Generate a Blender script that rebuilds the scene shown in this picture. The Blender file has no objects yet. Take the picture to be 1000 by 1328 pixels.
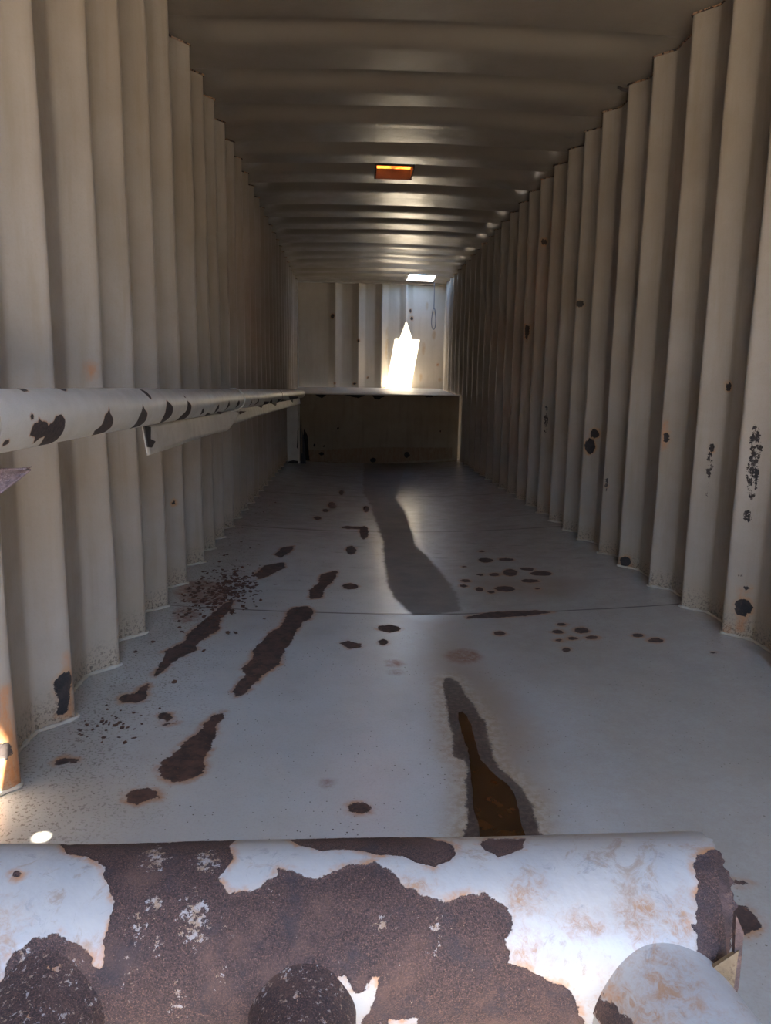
import bpy, bmesh, math, random
import numpy as np
from mathutils import Vector, Matrix, noise as mnoise
random.seed(7)
rng = np.random.default_rng(7)
S = bpy.context.scene
COL = S.collection

# ------------------------------------------------------------------ camera
W, H = 2.33, 2.64            # clear width between rib tips, height under the roof
CX, CH, YAW, PIT, ROLL, FPX = .7925, .9643, .0551, .1692, -.0143, 926.4
cam_d = bpy.data.cameras.new('camera'); cam = bpy.data.objects.new('camera', cam_d); COL.objects.link(cam)
S.camera = cam
cam_d.sensor_fit = 'HORIZONTAL'; cam_d.sensor_width = 36; cam_d.lens = FPX/1000*36
cam_d.clip_start = .02; cam_d.clip_end = 500
fwd = Vector((math.sin(YAW)*math.cos(PIT), math.cos(YAW)*math.cos(PIT), -math.sin(PIT)))
rt0 = Vector((math.cos(YAW), -math.sin(YAW), 0)); up0 = rt0.cross(fwd)
cr, sr = math.cos(ROLL), math.sin(ROLL)
rt = rt0*cr - up0*sr*1.0
up = up0*cr + rt0*sr*1.0
M = Matrix((( rt.x, up.x, -fwd.x, CX), (rt.y, up.y, -fwd.y, 0), (rt.z, up.z, -fwd.z, CH), (0, 0, 0, 1)))
cam.matrix_world = M

# ------------------------------------------------------------------ light
wd = bpy.data.worlds.new('sky'); S.world = wd; wd.use_nodes = True
wn = wd.node_tree; wn.nodes.clear()
sky = wn.nodes.new('ShaderNodeTexSky'); sky.sky_type = 'NISHITA'; sky.sun_disc = False
sky.sun_elevation = math.radians(70); sky.sun_rotation = math.radians(150); sky.air_density = 1.0; sky.dust_density = .4
bg = wn.nodes.new('ShaderNodeBackground'); wo = wn.nodes.new('ShaderNodeOutputWorld')
wn.links.new(sky.outputs[0], bg.inputs[0]); wn.links.new(bg.outputs[0], wo.inputs[0]); bg.inputs[1].default_value = 1
sun_d = bpy.data.lights.new('sun', 'SUN'); sun_d.energy = 50; sun_d.angle = math.radians(.6); sun_d.color = (1, .93, .82)
sun = bpy.data.objects.new('sun', sun_d); COL.objects.link(sun); sun.location = (3, -4, 8)
SUN = Vector((-.17, .303, -1)).normalized()
sun.rotation_euler = SUN.to_track_quat('-Z', 'Y').to_euler()
S.view_settings.view_transform = 'Standard'; S.view_settings.look = 'None'
S.view_settings.exposure = 1.85; S.view_settings.gamma = 1; S.view_settings.use_curve_mapping = False
S.cycles.max_bounces = 14; S.cycles.diffuse_bounces = 10; S.cycles.glossy_bounces = 5
S.cycles.sample_clamp_indirect = 6

# ------------------------------------------------------------------ traced outlines, in metres on the surface that carries them
FLOOR_RUST=[[(0.2689,3.2666),(0.2705,3.081),(0.2502,2.9992),(0.2665,2.8514),(0.2157,2.67),(0.2303,2.6097),(0.1778,2.5098),(0.1529,2.3843),(0.1441,2.3407),(0.1338,2.3663),(0.128,2.4877),(0.124,2.5625),(0.1112,2.5691),(0.1664,2.6957),(0.1576,2.7736),(0.1902,2.9682),(0.2161,3.1039),(0.2315,3.2207)],
 [(0.1387,2.2863),(0.1591,2.1691),(0.1406,2.1402),(0.0966,2.1294),(0.0781,2.1641),(0.0857,2.1873),(0.1121,2.2005),(0.122,2.2545)],
 [(0.6128,3.2238),(0.6453,3.1652),(0.638,3.0426),(0.6069,2.9895),(0.5813,2.8647),(0.5793,2.7719),(0.5481,2.5824),(0.5514,2.506),(0.5295,2.4692),(0.4973,2.3815),(0.4738,2.2997),(0.4623,2.238),(0.4343,2.2138),(0.4188,2.2523),(0.4287,2.347),(0.442,2.3975),(0.415,2.449),(0.4449,2.5417),(0.4381,2.6608),(0.4802,2.8388),(0.5197,2.9369),(0.5287,3.1516),(0.5518,3.1987)],
 [(0.42,2.1043),(0.4218,2.0702),(0.4066,2.0071),(0.4201,1.9595),(0.4154,1.8592),(0.4072,1.8176),(0.4262,1.7682),(0.4181,1.7303),(0.3845,1.7027),(0.3575,1.6936),(0.3246,1.7112),(0.3061,1.7479),(0.3046,1.7962),(0.3259,1.8371),(0.3354,1.8904),(0.3651,1.9587),(0.3741,2.0312),(0.3941,2.0827)],
 [(0.2578,1.6404),(0.2763,1.6577),(0.3072,1.665),(0.325,1.6498),(0.3364,1.6298),(0.3202,1.6132),(0.2939,1.592),(0.2625,1.6076)],
 [(0.7998,1.6088),(0.824,1.6245),(0.8518,1.6065),(0.8505,1.5773),(0.8224,1.5722),(0.8013,1.5843)],
 [(0.7657,2.7395),(0.8047,2.7697),(0.8584,2.7365),(0.8494,2.6933),(0.8036,2.6821)],
 [(0.2253,2.0596),(0.2381,2.0782),(0.2622,2.0739),(0.273,2.0411),(0.2376,2.0323)],
 [(0.2379,2.0077),(0.292,2.0168),(0.258,1.9938)],
 [(0.0357,1.7714),(0.0502,1.7936),(0.0925,1.7857),(0.0978,1.7647),(0.0688,1.7692),(0.0613,1.7498),(0.0456,1.7529)],
 [(0.7429,3.9184),(0.7358,3.7353),(0.6864,3.539),(0.6717,3.3616),(0.6169,3.3352),(0.6061,3.4955),(0.6448,3.6116),(0.6513,3.7993)],
 [(0.3033,3.7458),(0.3307,3.9503),(0.4306,4.0501),(0.4492,3.9256),(0.3754,3.7208),(0.3341,3.6552)],
 [(0.3575,4.2167),(0.3905,4.4306),(0.4581,4.5045),(0.4476,4.3074),(0.399,4.1616)],
 [(1.3305,3.0868),(1.4599,3.1486),(1.6785,3.1555),(1.747,3.1166),(1.6235,3.0841),(1.4606,3.0676),(1.337,3.0635)],
 [(1.5675,1.2363),(1.5899,1.2338),(1.6011,1.2001),(1.5924,1.1781),(1.5531,1.1581),(1.5238,1.1671)],
 [(1.6088,1.3063),(1.6326,1.2986),(1.6227,1.2901),(1.5993,1.2952)],
 [(0.8565,3.58),(0.8428,3.5394),(0.812,3.5235),(0.7816,3.5409),(0.7689,3.5822),(0.7819,3.624),(0.8134,3.641),(0.8445,3.6225)],
 [(0.8568,4.4266),(0.8452,4.3352),(0.8211,4.2988),(0.7979,4.3361),(0.7885,4.4279),(0.7991,4.5234),(0.8242,4.5638),(0.8484,4.5225)],
 [(0.9511,5.0215),(0.9356,4.8488),(0.911,4.7815),(0.8904,4.8508),(0.8849,5.0245),(0.8991,5.2098),(0.9256,5.2896),(0.9476,5.2075)],
 [(0.9515,5.1963),(0.9205,5.164),(0.8481,5.1526),(0.7762,5.1671),(0.7463,5.2007),(0.7763,5.2352),(0.8496,5.2489),(0.9224,5.2321)],
 [(0.7617,6.9579),(0.7552,6.847),(0.7396,6.8016),(0.7237,6.8458),(0.7164,6.956),(0.7223,7.0705),(0.7383,7.1196),(0.7548,7.0719)],
 [(0.6949,6.1978),(0.6866,6.08),(0.664,6.0314),(0.6399,6.0773),(0.6277,6.1936),(0.635,6.3159),(0.6583,6.3694),(0.6835,6.3191)],
 [(0.6403,5.912),(0.634,5.8575),(0.6166,5.8342),(0.598,5.8549),(0.589,5.9082),(0.595,5.9637),(0.6127,5.9882),(0.6316,5.9665)],
 [(0.5937,5.5463),(0.5867,5.4862),(0.5666,5.4603),(0.5447,5.4827),(0.5335,5.5412),(0.5399,5.6026),(0.5605,5.63),(0.5829,5.6063)],
 [(0.9865,6.0294),(0.975,5.9185),(0.9553,5.8746),(0.9384,5.9206),(0.9338,6.0326),(0.9448,6.1479),(0.9653,6.1959),(0.9827,6.1455)],
 [(0.8603,5.2),(0.843,5.1582),(0.8028,5.1414),(0.763,5.1587),(0.7463,5.2007),(0.7629,5.2438),(0.8036,5.2618),(0.8441,5.2433)],
 [(1.0294,2.9253),(1.0112,2.8913),(0.9734,2.8794),(0.9374,2.8958),(0.9239,2.9318),(0.9413,2.9669),(0.9801,2.9798),(1.0168,2.9622)],
 [(0.9652,2.758),(0.9572,2.7332),(0.9413,2.7237),(0.9266,2.7349),(0.9216,2.7604),(0.9293,2.7857),(0.9456,2.7956),(0.9605,2.7839)],
 [(1.4678,2.8554),(1.4558,2.8365),(1.4361,2.8309),(1.42,2.8418),(1.4169,2.8631),(1.4288,2.8825),(1.4488,2.8883),(1.4651,2.877)],
 [(0.2696,2.041),(0.2687,2.0303),(0.2618,2.0257),(0.2528,2.0298),(0.2471,2.0402),(0.2479,2.0509),(0.2549,2.0556),(0.2639,2.0515)],
 [(0.339,1.6265),(0.3391,1.6218),(0.3369,1.6199),(0.3339,1.6218),(0.3316,1.6264),(0.3316,1.6311),(0.3337,1.6331),(0.3368,1.6311)],
 [(1.6761,4.1424),(1.6542,4.1028),(1.6195,4.0928),(1.5916,4.1179),(1.5868,4.1644),(1.6084,4.2055),(1.6441,4.2161),(1.6722,4.1895)],
 [(1.8029,4.1396),(1.7822,4.1171),(1.745,4.1159),(1.7127,4.1365),(1.704,4.1675),(1.7246,4.191),(1.7625,4.1925),(1.795,4.1709)],
 [(1.6692,4.3915),(1.6601,4.3748),(1.6454,4.3708),(1.6336,4.3818),(1.6315,4.4014),(1.6405,4.4182),(1.6554,4.4223),(1.6672,4.4112)],
 [(1.4935,4.0056),(1.4858,3.9914),(1.4724,3.9875),(1.4612,3.9962),(1.4586,4.0125),(1.4663,4.0269),(1.4798,4.0309),(1.4911,4.022)],
 [(1.5569,3.8137),(1.5464,3.7966),(1.5286,3.7924),(1.5136,3.8033),(1.5103,3.8233),(1.5206,3.8407),(1.5387,3.8451),(1.5537,3.8338)],
 [(1.6487,3.8069),(1.6341,3.7862),(1.6089,3.782),(1.5876,3.7966),(1.5827,3.8219),(1.5973,3.8431),(1.6228,3.8476),(1.6442,3.8324)],
 [(1.7512,3.8368),(1.7259,3.7847),(1.6918,3.7693),(1.6682,3.799),(1.6687,3.8578),(1.6939,3.9122),(1.7291,3.9287),(1.753,3.8968)],
 [(1.9334,3.7843),(1.9054,3.754),(1.8587,3.7519),(1.8199,3.7789),(1.8116,3.8204),(1.8395,3.8524),(1.8873,3.8549),(1.9263,3.8262)],
 [(1.8638,3.8981),(1.8454,3.8779),(1.8139,3.8765),(1.7872,3.8945),(1.781,3.922),(1.7993,3.9429),(1.8314,3.9445),(1.8582,3.9258)],
 [(1.8252,3.6491),(1.8038,3.6278),(1.7659,3.6266),(1.7334,3.646),(1.7251,3.6753),(1.7464,3.6975),(1.7849,3.6989),(1.8176,3.6786)],
 [(1.4611,3.6936),(1.4487,3.6733),(1.4266,3.6679),(1.4076,3.6804),(1.4026,3.7038),(1.4149,3.7245),(1.4373,3.7301),(1.4565,3.7172)],
 [(1.4285,3.5934),(1.4184,3.5738),(1.4014,3.5678),(1.3872,3.5789),(1.3841,3.6007),(1.3941,3.6207),(1.4114,3.6269),(1.4257,3.6155)],
 [(1.5001,3.5269),(1.4883,3.5002),(1.4709,3.4915),(1.4578,3.5056),(1.4567,3.5347),(1.4684,3.562),(1.4862,3.5711),(1.4993,3.5564)],
 [(1.5461,3.4717),(1.5375,3.4573),(1.5233,3.4533),(1.5118,3.4621),(1.5096,3.4787),(1.5181,3.4934),(1.5325,3.4974),(1.5441,3.4884)],
 [(1.6647,3.5166),(1.6406,3.4847),(1.5998,3.4781),(1.5654,3.5004),(1.5573,3.5395),(1.5811,3.5728),(1.623,3.5799),(1.6577,3.5562)],
 [(1.7869,3.5049),(1.7802,3.4941),(1.7704,3.4914),(1.7632,3.4984),(1.7629,3.511),(1.7696,3.522),(1.7795,3.5247),(1.7867,3.5176)],
 [(1.7543,2.9439),(1.7431,2.9313),(1.7251,2.9289),(1.7106,2.9381),(1.7081,2.9537),(1.7192,2.9666),(1.7375,2.969),(1.752,2.9595)],
 [(1.7149,2.8528),(1.7019,2.8385),(1.6806,2.8358),(1.6632,2.8462),(1.6598,2.8638),(1.6727,2.8784),(1.6944,2.8813),(1.7119,2.8706)],
 [(1.8253,2.8572),(1.8072,2.8328),(1.7818,2.8267),(1.7636,2.8423),(1.7633,2.871),(1.7814,2.8961),(1.8074,2.9025),(1.8256,2.8862)],
 [(1.832,2.765),(1.8189,2.7517),(1.7981,2.7496),(1.7816,2.7598),(1.7791,2.7766),(1.7921,2.7901),(1.8132,2.7923),(1.8297,2.7818)],
 [(1.7465,2.7681),(1.7359,2.7569),(1.7189,2.7548),(1.7052,2.7631),(1.7028,2.777),(1.7133,2.7884),(1.7305,2.7906),(1.7443,2.7821)],
 [(1.6793,2.7513),(1.672,2.7422),(1.6605,2.74),(1.6515,2.746),(1.6502,2.7568),(1.6575,2.7661),(1.6691,2.7683),(1.6782,2.7622)],
 [(1.6755,2.6438),(1.6655,2.6286),(1.6519,2.624),(1.6425,2.6327),(1.6428,2.6498),(1.6527,2.6654),(1.6665,2.67),(1.6759,2.661)],
 [(2.0176,2.7624),(2.0052,2.7492),(1.9877,2.7469),(1.9754,2.7568),(1.9753,2.7733),(1.9877,2.7868),(2.0054,2.7891),(2.0177,2.779)],
 [(2.0725,2.6944),(2.0558,2.6779),(2.0323,2.6754),(2.0156,2.6883),(2.0155,2.7094),(2.0322,2.7265),(2.0561,2.7291),(2.0728,2.7157)],
 [(2.2079,2.5291),(2.1999,2.5219),(2.1892,2.5209),(2.182,2.5268),(2.1827,2.5362),(2.1908,2.5436),(2.2016,2.5445),(2.2087,2.5385)]]
FLOOR_ORANGE=[[(1.3121,2.5979),(1.2829,2.55),(1.2324,2.5348),(1.1887,2.5599),(1.1765,2.6124),(1.2045,2.663),(1.2573,2.68),(1.3022,2.6522)],
 [(0.9991,2.5313),(0.9898,2.5104),(0.9709,2.5027),(0.9534,2.5125),(0.9473,2.5344),(0.9564,2.5558),(0.9756,2.5639),(0.9933,2.5536)],
 [(0.9916,2.4426),(0.9848,2.4304),(0.9707,2.4261),(0.9574,2.4321),(0.9526,2.445),(0.9592,2.4574),(0.9735,2.4619),(0.9869,2.4557)],
 [(0.7548,1.7045),(0.7525,1.6969),(0.747,1.6939),(0.7413,1.6972),(0.7389,1.7051),(0.7411,1.7128),(0.7467,1.7159),(0.7524,1.7124)],
 [(0.229,3.3767),(0.2135,3.2332),(0.1359,3.1694),(0.039,3.2124),(-0.029,3.3501),(-0.0235,3.5022),(0.0589,3.5764),(0.1662,3.5238)],
 [(0.1517,3.0163),(0.1507,2.9434),(0.1211,2.9112),(0.0798,2.9359),(0.0492,3.0048),(0.0478,3.0805),(0.078,3.1169),(0.1218,3.0894)]]
FLOOR_STAIN=[[(1.028,9.9701),(1.609,9.7988),(1.253,6.7124),(1.2842,5.7228),(1.2497,4.6241),(1.3191,3.981),(1.3527,3.4907),(1.3195,3.1695),(1.098,3.1126),(1.0442,3.3223),(1.0105,3.6778),(1.0372,4.7735),(1.0272,5.346),(0.9962,6.505),(0.9522,7.0089)]]
FLOOR_FAINT=[[(1.0428,3.0833),(1.301,3.0571),(1.2973,2.5833),(1.3961,2.2182),(1.3803,1.8993),(1.2887,1.4677),(1.0396,1.4727),(1.0656,1.7566),(1.0894,2.2489),(1.0538,2.5275)],
 [(1.848,3.7754),(2.0942,3.6143),(1.874,3.3128),(1.525,3.4615),(1.4085,3.7092)]]
FLOOR_WETRIM=[[(1.1375,2.3882),(1.1614,2.4042),(1.1891,2.3538),(1.1948,2.252),(1.2075,2.1979),(1.2145,2.0981),(1.226,2.0505),(1.2144,1.9555),(1.2141,1.8985),(1.2032,1.8305),(1.2104,1.7793),(1.2386,1.7154),(1.2515,1.6565),(1.2573,1.5901),(1.2482,1.5458),(1.2464,1.4723),(1.2241,1.3657),(1.181,1.2661),(1.1313,1.2214),(1.0832,1.2176),(1.0505,1.264),(1.0441,1.379),(1.0627,1.4839),(1.0818,1.5372),(1.1003,1.6565),(1.1094,1.726),(1.1262,1.7792),(1.1205,1.83),(1.099,1.8353),(1.0932,1.8696),(1.1109,1.9559),(1.111,2.0604),(1.1259,2.2155),(1.1283,2.3245)]]
PUDDLE=[(1.1491,2.1135),(1.1633,2.1219),(1.1735,2.0829),(1.1764,2.019),(1.1705,1.9345),(1.168,1.8713),(1.1671,1.8189),(1.1788,1.7856),(1.1927,1.7327),(1.2085,1.7082),(1.217,1.6848),(1.2215,1.6468),(1.2195,1.605),(1.2143,1.5653),(1.2085,1.5115),(1.2042,1.4658),(1.1843,1.3689),(1.1582,1.3034),(1.1276,1.2701),(1.0991,1.276),(1.0816,1.3089),(1.0871,1.3761),(1.1025,1.4736),(1.1071,1.5194),(1.1065,1.5739),(1.1115,1.6255),(1.119,1.6738),(1.1234,1.725),(1.1316,1.7788),(1.1372,1.8287),(1.1425,1.8889),(1.1394,1.9371),(1.1411,2.0045),(1.1434,2.067)]
WALL_L_RUST=[[(1.998,0.162),(2.006,0.13),(2.005,0.095),(1.996,0.052),(1.997,0.027),(1.968,0.028),(1.974,0.075),(1.968,0.136),(1.983,0.145)],
 [(1.635,0.098),(1.63,0.085),(1.618,0.085),(1.608,0.098),(1.605,0.116),(1.61,0.13),(1.622,0.13),(1.632,0.117)],
 [(3.455,0.413),(3.453,0.405),(3.447,0.403),(3.442,0.407),(3.441,0.415),(3.443,0.423),(3.449,0.425),(3.453,0.421)],
 [(2.372,-0.055),(2.371,-0.058),(2.37,-0.059),(2.369,-0.057),(2.368,-0.053),(2.369,-0.049),(2.371,-0.048),(2.372,-0.051)]]
WALL_L_ORANGE=[[(1.626,0.266),(1.638,0.26),(1.647,0.147),(1.648,0.057),(1.652,-0.001),(1.6,0.021),(1.611,0.187)],
 [(1.997,0.204),(2,0.203),(1.998,0.145),(2.005,0.047),(2.004,0.011),(1.992,0.022)],
 [(2.392,1.011),(2.389,0.992),(2.382,0.984),(2.376,0.992),(2.375,1.011),(2.378,1.03),(2.385,1.038),(2.391,1.03)]]
WALL_R_RUST=[[(6.348,1.543),(6.31,1.534),(6.315,1.461),(6.331,1.392),(6.344,1.438)],
 [(4.868,1.551),(4.875,1.535),(4.891,1.53),(4.908,1.539),(4.919,1.557),(4.909,1.573),(4.892,1.578),(4.875,1.569)],
 [(4.523,0.625),(4.53,0.586),(4.548,0.568),(4.567,0.583),(4.576,0.623),(4.569,0.662),(4.551,0.679),(4.532,0.664)],
 [(4.506,0.709),(4.512,0.686),(4.529,0.676),(4.545,0.685),(4.553,0.707),(4.547,0.73),(4.53,0.739),(4.513,0.731)],
 [(2.969,0.998),(2.973,0.985),(2.986,0.98),(3.001,0.986),(3.004,0.999),(3.003,1.011),(2.991,1.016),(2.976,1.011)],
 [(3.407,0.758),(3.41,0.739),(3.419,0.73),(3.428,0.738),(3.432,0.757),(3.429,0.776),(3.421,0.784),(3.412,0.777)],
 [(3.02,0.739),(3.022,0.722),(3.027,0.715),(3.033,0.721),(3.036,0.738),(3.035,0.755),(3.029,0.763),(3.023,0.756)],
 [(4.165,0.417),(4.166,0.409),(4.17,0.405),(4.174,0.408),(4.176,0.416),(4.174,0.424),(4.171,0.427),(4.167,0.424)],
 [(2.681,0.255),(2.682,0.248),(2.686,0.245),(2.689,0.247),(2.691,0.253),(2.69,0.259),(2.686,0.262),(2.683,0.261)],
 [(2.655,0.213),(2.657,0.203),(2.664,0.198),(2.672,0.2),(2.675,0.208),(2.673,0.218),(2.666,0.223),(2.658,0.221)],
 [(2.643,0.136),(2.649,0.108),(2.667,0.091),(2.687,0.097),(2.696,0.122),(2.689,0.151),(2.671,0.167),(2.652,0.161)],
 [(3.803,0.042),(3.809,0.019),(3.827,0.007),(3.844,0.012),(3.852,0.032),(3.846,0.054),(3.828,0.066),(3.811,0.061)],
 [(5.934,2.152),(5.939,2.133),(5.953,2.127),(5.967,2.138),(5.973,2.16),(5.968,2.179),(5.954,2.184),(5.94,2.173)]]
WALL_R_SPECK=[[(5.582,0.754),(5.585,0.665),(5.597,0.628),(5.609,0.664),(5.616,0.753),(5.612,0.842),(5.601,0.878),(5.588,0.842)],
 [(2.664,0.774),(2.666,0.711),(2.677,0.684),(2.69,0.71),(2.698,0.773),(2.696,0.836),(2.685,0.862),(2.672,0.836)],
 [(2.665,0.655),(2.666,0.583),(2.677,0.552),(2.69,0.58),(2.699,0.652),(2.697,0.725),(2.686,0.755),(2.673,0.726)],
 [(2.668,0.498),(2.672,0.475),(2.682,0.464),(2.694,0.472),(2.699,0.494),(2.696,0.517),(2.685,0.527),(2.674,0.519)],
 [(3.021,0.672),(3.022,0.615),(3.028,0.59),(3.037,0.614),(3.042,0.671),(3.042,0.728),(3.035,0.752),(3.026,0.729)],
 [(3.026,0.55),(3.026,0.511),(3.029,0.495),(3.033,0.51),(3.037,0.549),(3.037,0.587),(3.033,0.604),(3.029,0.588)],
 [(4.162,0.426),(4.164,0.387),(4.169,0.37),(4.175,0.385),(4.179,0.425),(4.177,0.464),(4.172,0.481),(4.166,0.465)]]
WALL_R_ORANGE=[[(2.676,0.096),(2.663,0.099),(2.665,0.034),(2.676,0.031)],
 [(2.711,0.047),(2.704,0.049),(2.702,0.004),(2.709,0.002)],
 [(3.801,0.019),(3.809,-0.003),(3.83,-0.015),(3.851,-0.012),(4.078,-0.047),(3.852,0.029),(3.831,0.041),(3.81,0.037)],
 [(2.686,0.202),(2.68,0.203),(2.678,0.159),(2.684,0.157)],
 [(3.431,0.826),(3.425,0.826),(3.421,0.699),(3.429,0.698)]]
PIPE_RUST=[[(0.1343,0.584),(0.134,0.5886),(0.1341,0.6189),(0.1342,0.666),(0.1343,0.7135),(0.1099,0.7122),(0.0953,0.7169),(0.0796,0.7096),(0.0687,0.7183),(0.0716,0.7342),(0.0804,0.7461),(0.0869,0.7483),(0.083,0.7613),(0.0779,0.7742),(0.0827,0.7819),(0.0882,0.7949),(0.0904,0.8133),(0.0832,0.8233),(0.0715,0.8325),(0.0647,0.8445),(0.0598,0.8591),(0.0642,0.8698),(0.0651,0.8852),(0.0588,0.8943),(0.0507,0.9004),(0.0432,0.8997),(0.0392,0.8937),(0.0317,0.8965),(0.0254,0.8947),(0.0231,0.9043),(0.0176,0.9162),(0.011,0.9307),(0.0043,0.9368),(-0.0074,0.941),(-0.019,0.9473),(-0.029,0.9591),(-0.0448,0.9623),(-0.047,0.5747),(-0.0009,0.588),(0.0117,0.5854),(0.0226,0.5858),(0.0327,0.5875),(0.0406,0.5908),(0.0452,0.5992),(0.0481,0.6114),(0.0462,0.6199),(0.0395,0.6337),(0.0352,0.6389),(0.0322,0.638),(0.0277,0.6453),(0.0358,0.6458),(0.044,0.6436),(0.0564,0.6462),(0.0653,0.6456),(0.084,0.6347),(0.0922,0.6323),(0.1035,0.6159),(0.1074,0.6016)],
 [(0.1231,0.7537),(0.1343,0.7558),(0.1343,0.7728),(0.1343,0.8156),(0.1344,0.8443),(0.1162,0.8593),(0.105,0.87),(0.0939,0.8689),(0.0888,0.8633),(0.0846,0.8521),(0.0887,0.8395),(0.0945,0.8335),(0.0972,0.8137),(0.1043,0.7952),(0.1035,0.7764),(0.1107,0.76)],
 [(0.1089,0.8881),(0.1209,0.8967),(0.1199,0.9249),(0.1008,0.9171),(0.095,0.9075),(0.0919,0.8981),(0.0993,0.8908)],
 [(0.0871,0.5802),(0.0852,0.58),(0.0845,0.578),(0.0854,0.5754),(0.0875,0.5736),(0.0895,0.5737),(0.0903,0.5757),(0.0892,0.5784)],
 [(0.1341,0.537),(0.134,0.5641),(0.1343,0.5562),(0.1344,0.5374)],
 [(0.0862,1.0372),(0.0945,1.0531),(0.0929,1.0746),(-0.0464,1.0637),(-0.0465,1.0404),(0.0118,1.0189),(0.021,1.0214),(0.0275,1.0243),(0.0383,1.0246),(0.045,1.0195),(0.0447,1.0263),(0.0617,1.0279),(0.0651,1.032),(0.0785,1.034)],
 [(0.0296,1.0045),(0.0301,1.0147),(0.0243,1.0218),(0.0207,1.0183),(0.0238,1.0111)]]
PIPE_HOLES=[[(0.0214,0.7859),(0.0221,0.7931),(0.0175,0.7953),(0.0116,0.7999),(0.0124,0.8059),(0.0213,0.8074),(0.0209,0.8145),(0.0097,0.8118),(0.0022,0.8105),(-0.0059,0.8044),(-0.02,0.7995),(-0.01,0.7924),(0.0062,0.7879)],
 [(-0.0088,0.82),(-0.0087,0.8381),(-0.0252,0.8398),(-0.0468,0.8346),(-0.0469,0.8208)]]
PIPE_FLECK=[[(0.0533,0.7096),(0.0424,0.7071),(0.0383,0.6994),(0.0432,0.691),(0.0545,0.6864),(0.0662,0.6882),(0.0711,0.6958),(0.0654,0.7049)],
 [(0.0637,0.6786),(0.059,0.6772),(0.0573,0.6724),(0.0595,0.6669),(0.0644,0.6639),(0.0694,0.6651),(0.0713,0.6699),(0.0688,0.6756)],
 [(0.094,0.7088),(0.0869,0.7068),(0.0846,0.7),(0.0878,0.6922),(0.0956,0.6878),(0.1047,0.6891),(0.1087,0.6958),(0.1033,0.7042)],
 [(0.0986,0.6742),(0.0895,0.6732),(0.0866,0.6667),(0.0905,0.6586),(0.1003,0.6531),(0.1136,0.6526),(0.1217,0.6581),(0.1117,0.6681)],
 [(0.0402,0.6801),(0.0359,0.6795),(0.0343,0.6773),(0.0362,0.6749),(0.0406,0.6735),(0.0449,0.6741),(0.0466,0.6762),(0.0446,0.6788)],
 [(0.0249,0.7198),(0.0225,0.7185),(0.0217,0.7152),(0.0229,0.7118),(0.0254,0.7104),(0.0277,0.7118),(0.0285,0.7151),(0.0273,0.7184)],
 [(0.0484,0.7254),(0.0455,0.724),(0.0444,0.7203),(0.0458,0.7165),(0.0489,0.7148),(0.0518,0.7161),(0.0528,0.7198),(0.0514,0.7236)],
 [(0.0422,0.8546),(0.0319,0.8527),(0.0277,0.8498),(0.0321,0.8475),(0.0425,0.8473),(0.053,0.8494),(0.0574,0.8525),(0.0527,0.8546)],
 [(0.0479,0.8219),(0.0421,0.8198),(0.0399,0.8154),(0.0425,0.8112),(0.0485,0.8097),(0.0545,0.8118),(0.0569,0.8163),(0.0541,0.8205)],
 [(0.0671,0.7504),(0.0645,0.7495),(0.0635,0.7471),(0.0647,0.7446),(0.0675,0.7434),(0.0702,0.7443),(0.0712,0.7467),(0.0699,0.7493)],
 [(0.049,0.6688),(0.0432,0.6678),(0.041,0.6639),(0.0436,0.6594),(0.0496,0.6569),(0.0555,0.6577),(0.0578,0.6615),(0.0551,0.6662)],
 [(0.0246,0.6644),(0.0155,0.6638),(0.0117,0.6618),(0.0158,0.6599),(0.0249,0.6588),(0.0336,0.6591),(0.0371,0.6608),(0.0334,0.6631)],
 [(0.0133,0.6347),(0.005,0.633),(0.0015,0.6292),(0.0055,0.6259),(0.0139,0.6247),(0.0215,0.626),(0.0244,0.6294),(0.0211,0.6331)],
 [(0.0319,0.6036),(0.0232,0.6027),(0.0197,0.5989),(0.0237,0.5946),(0.0325,0.5921),(0.041,0.5924),(0.0443,0.5959),(0.0406,0.6007)],
 [(0.0304,0.6336),(0.0269,0.6312),(0.0257,0.6248),(0.0275,0.6181),(0.0313,0.6151),(0.0348,0.6174),(0.0359,0.6238),(0.0341,0.6305)],
 [(0.0071,0.6975),(-0.001,0.6954),(-0.0045,0.6911),(-0.0005,0.6872),(0.0078,0.6859),(0.0151,0.6878),(0.0178,0.6919),(0.0146,0.696)]]
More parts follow.
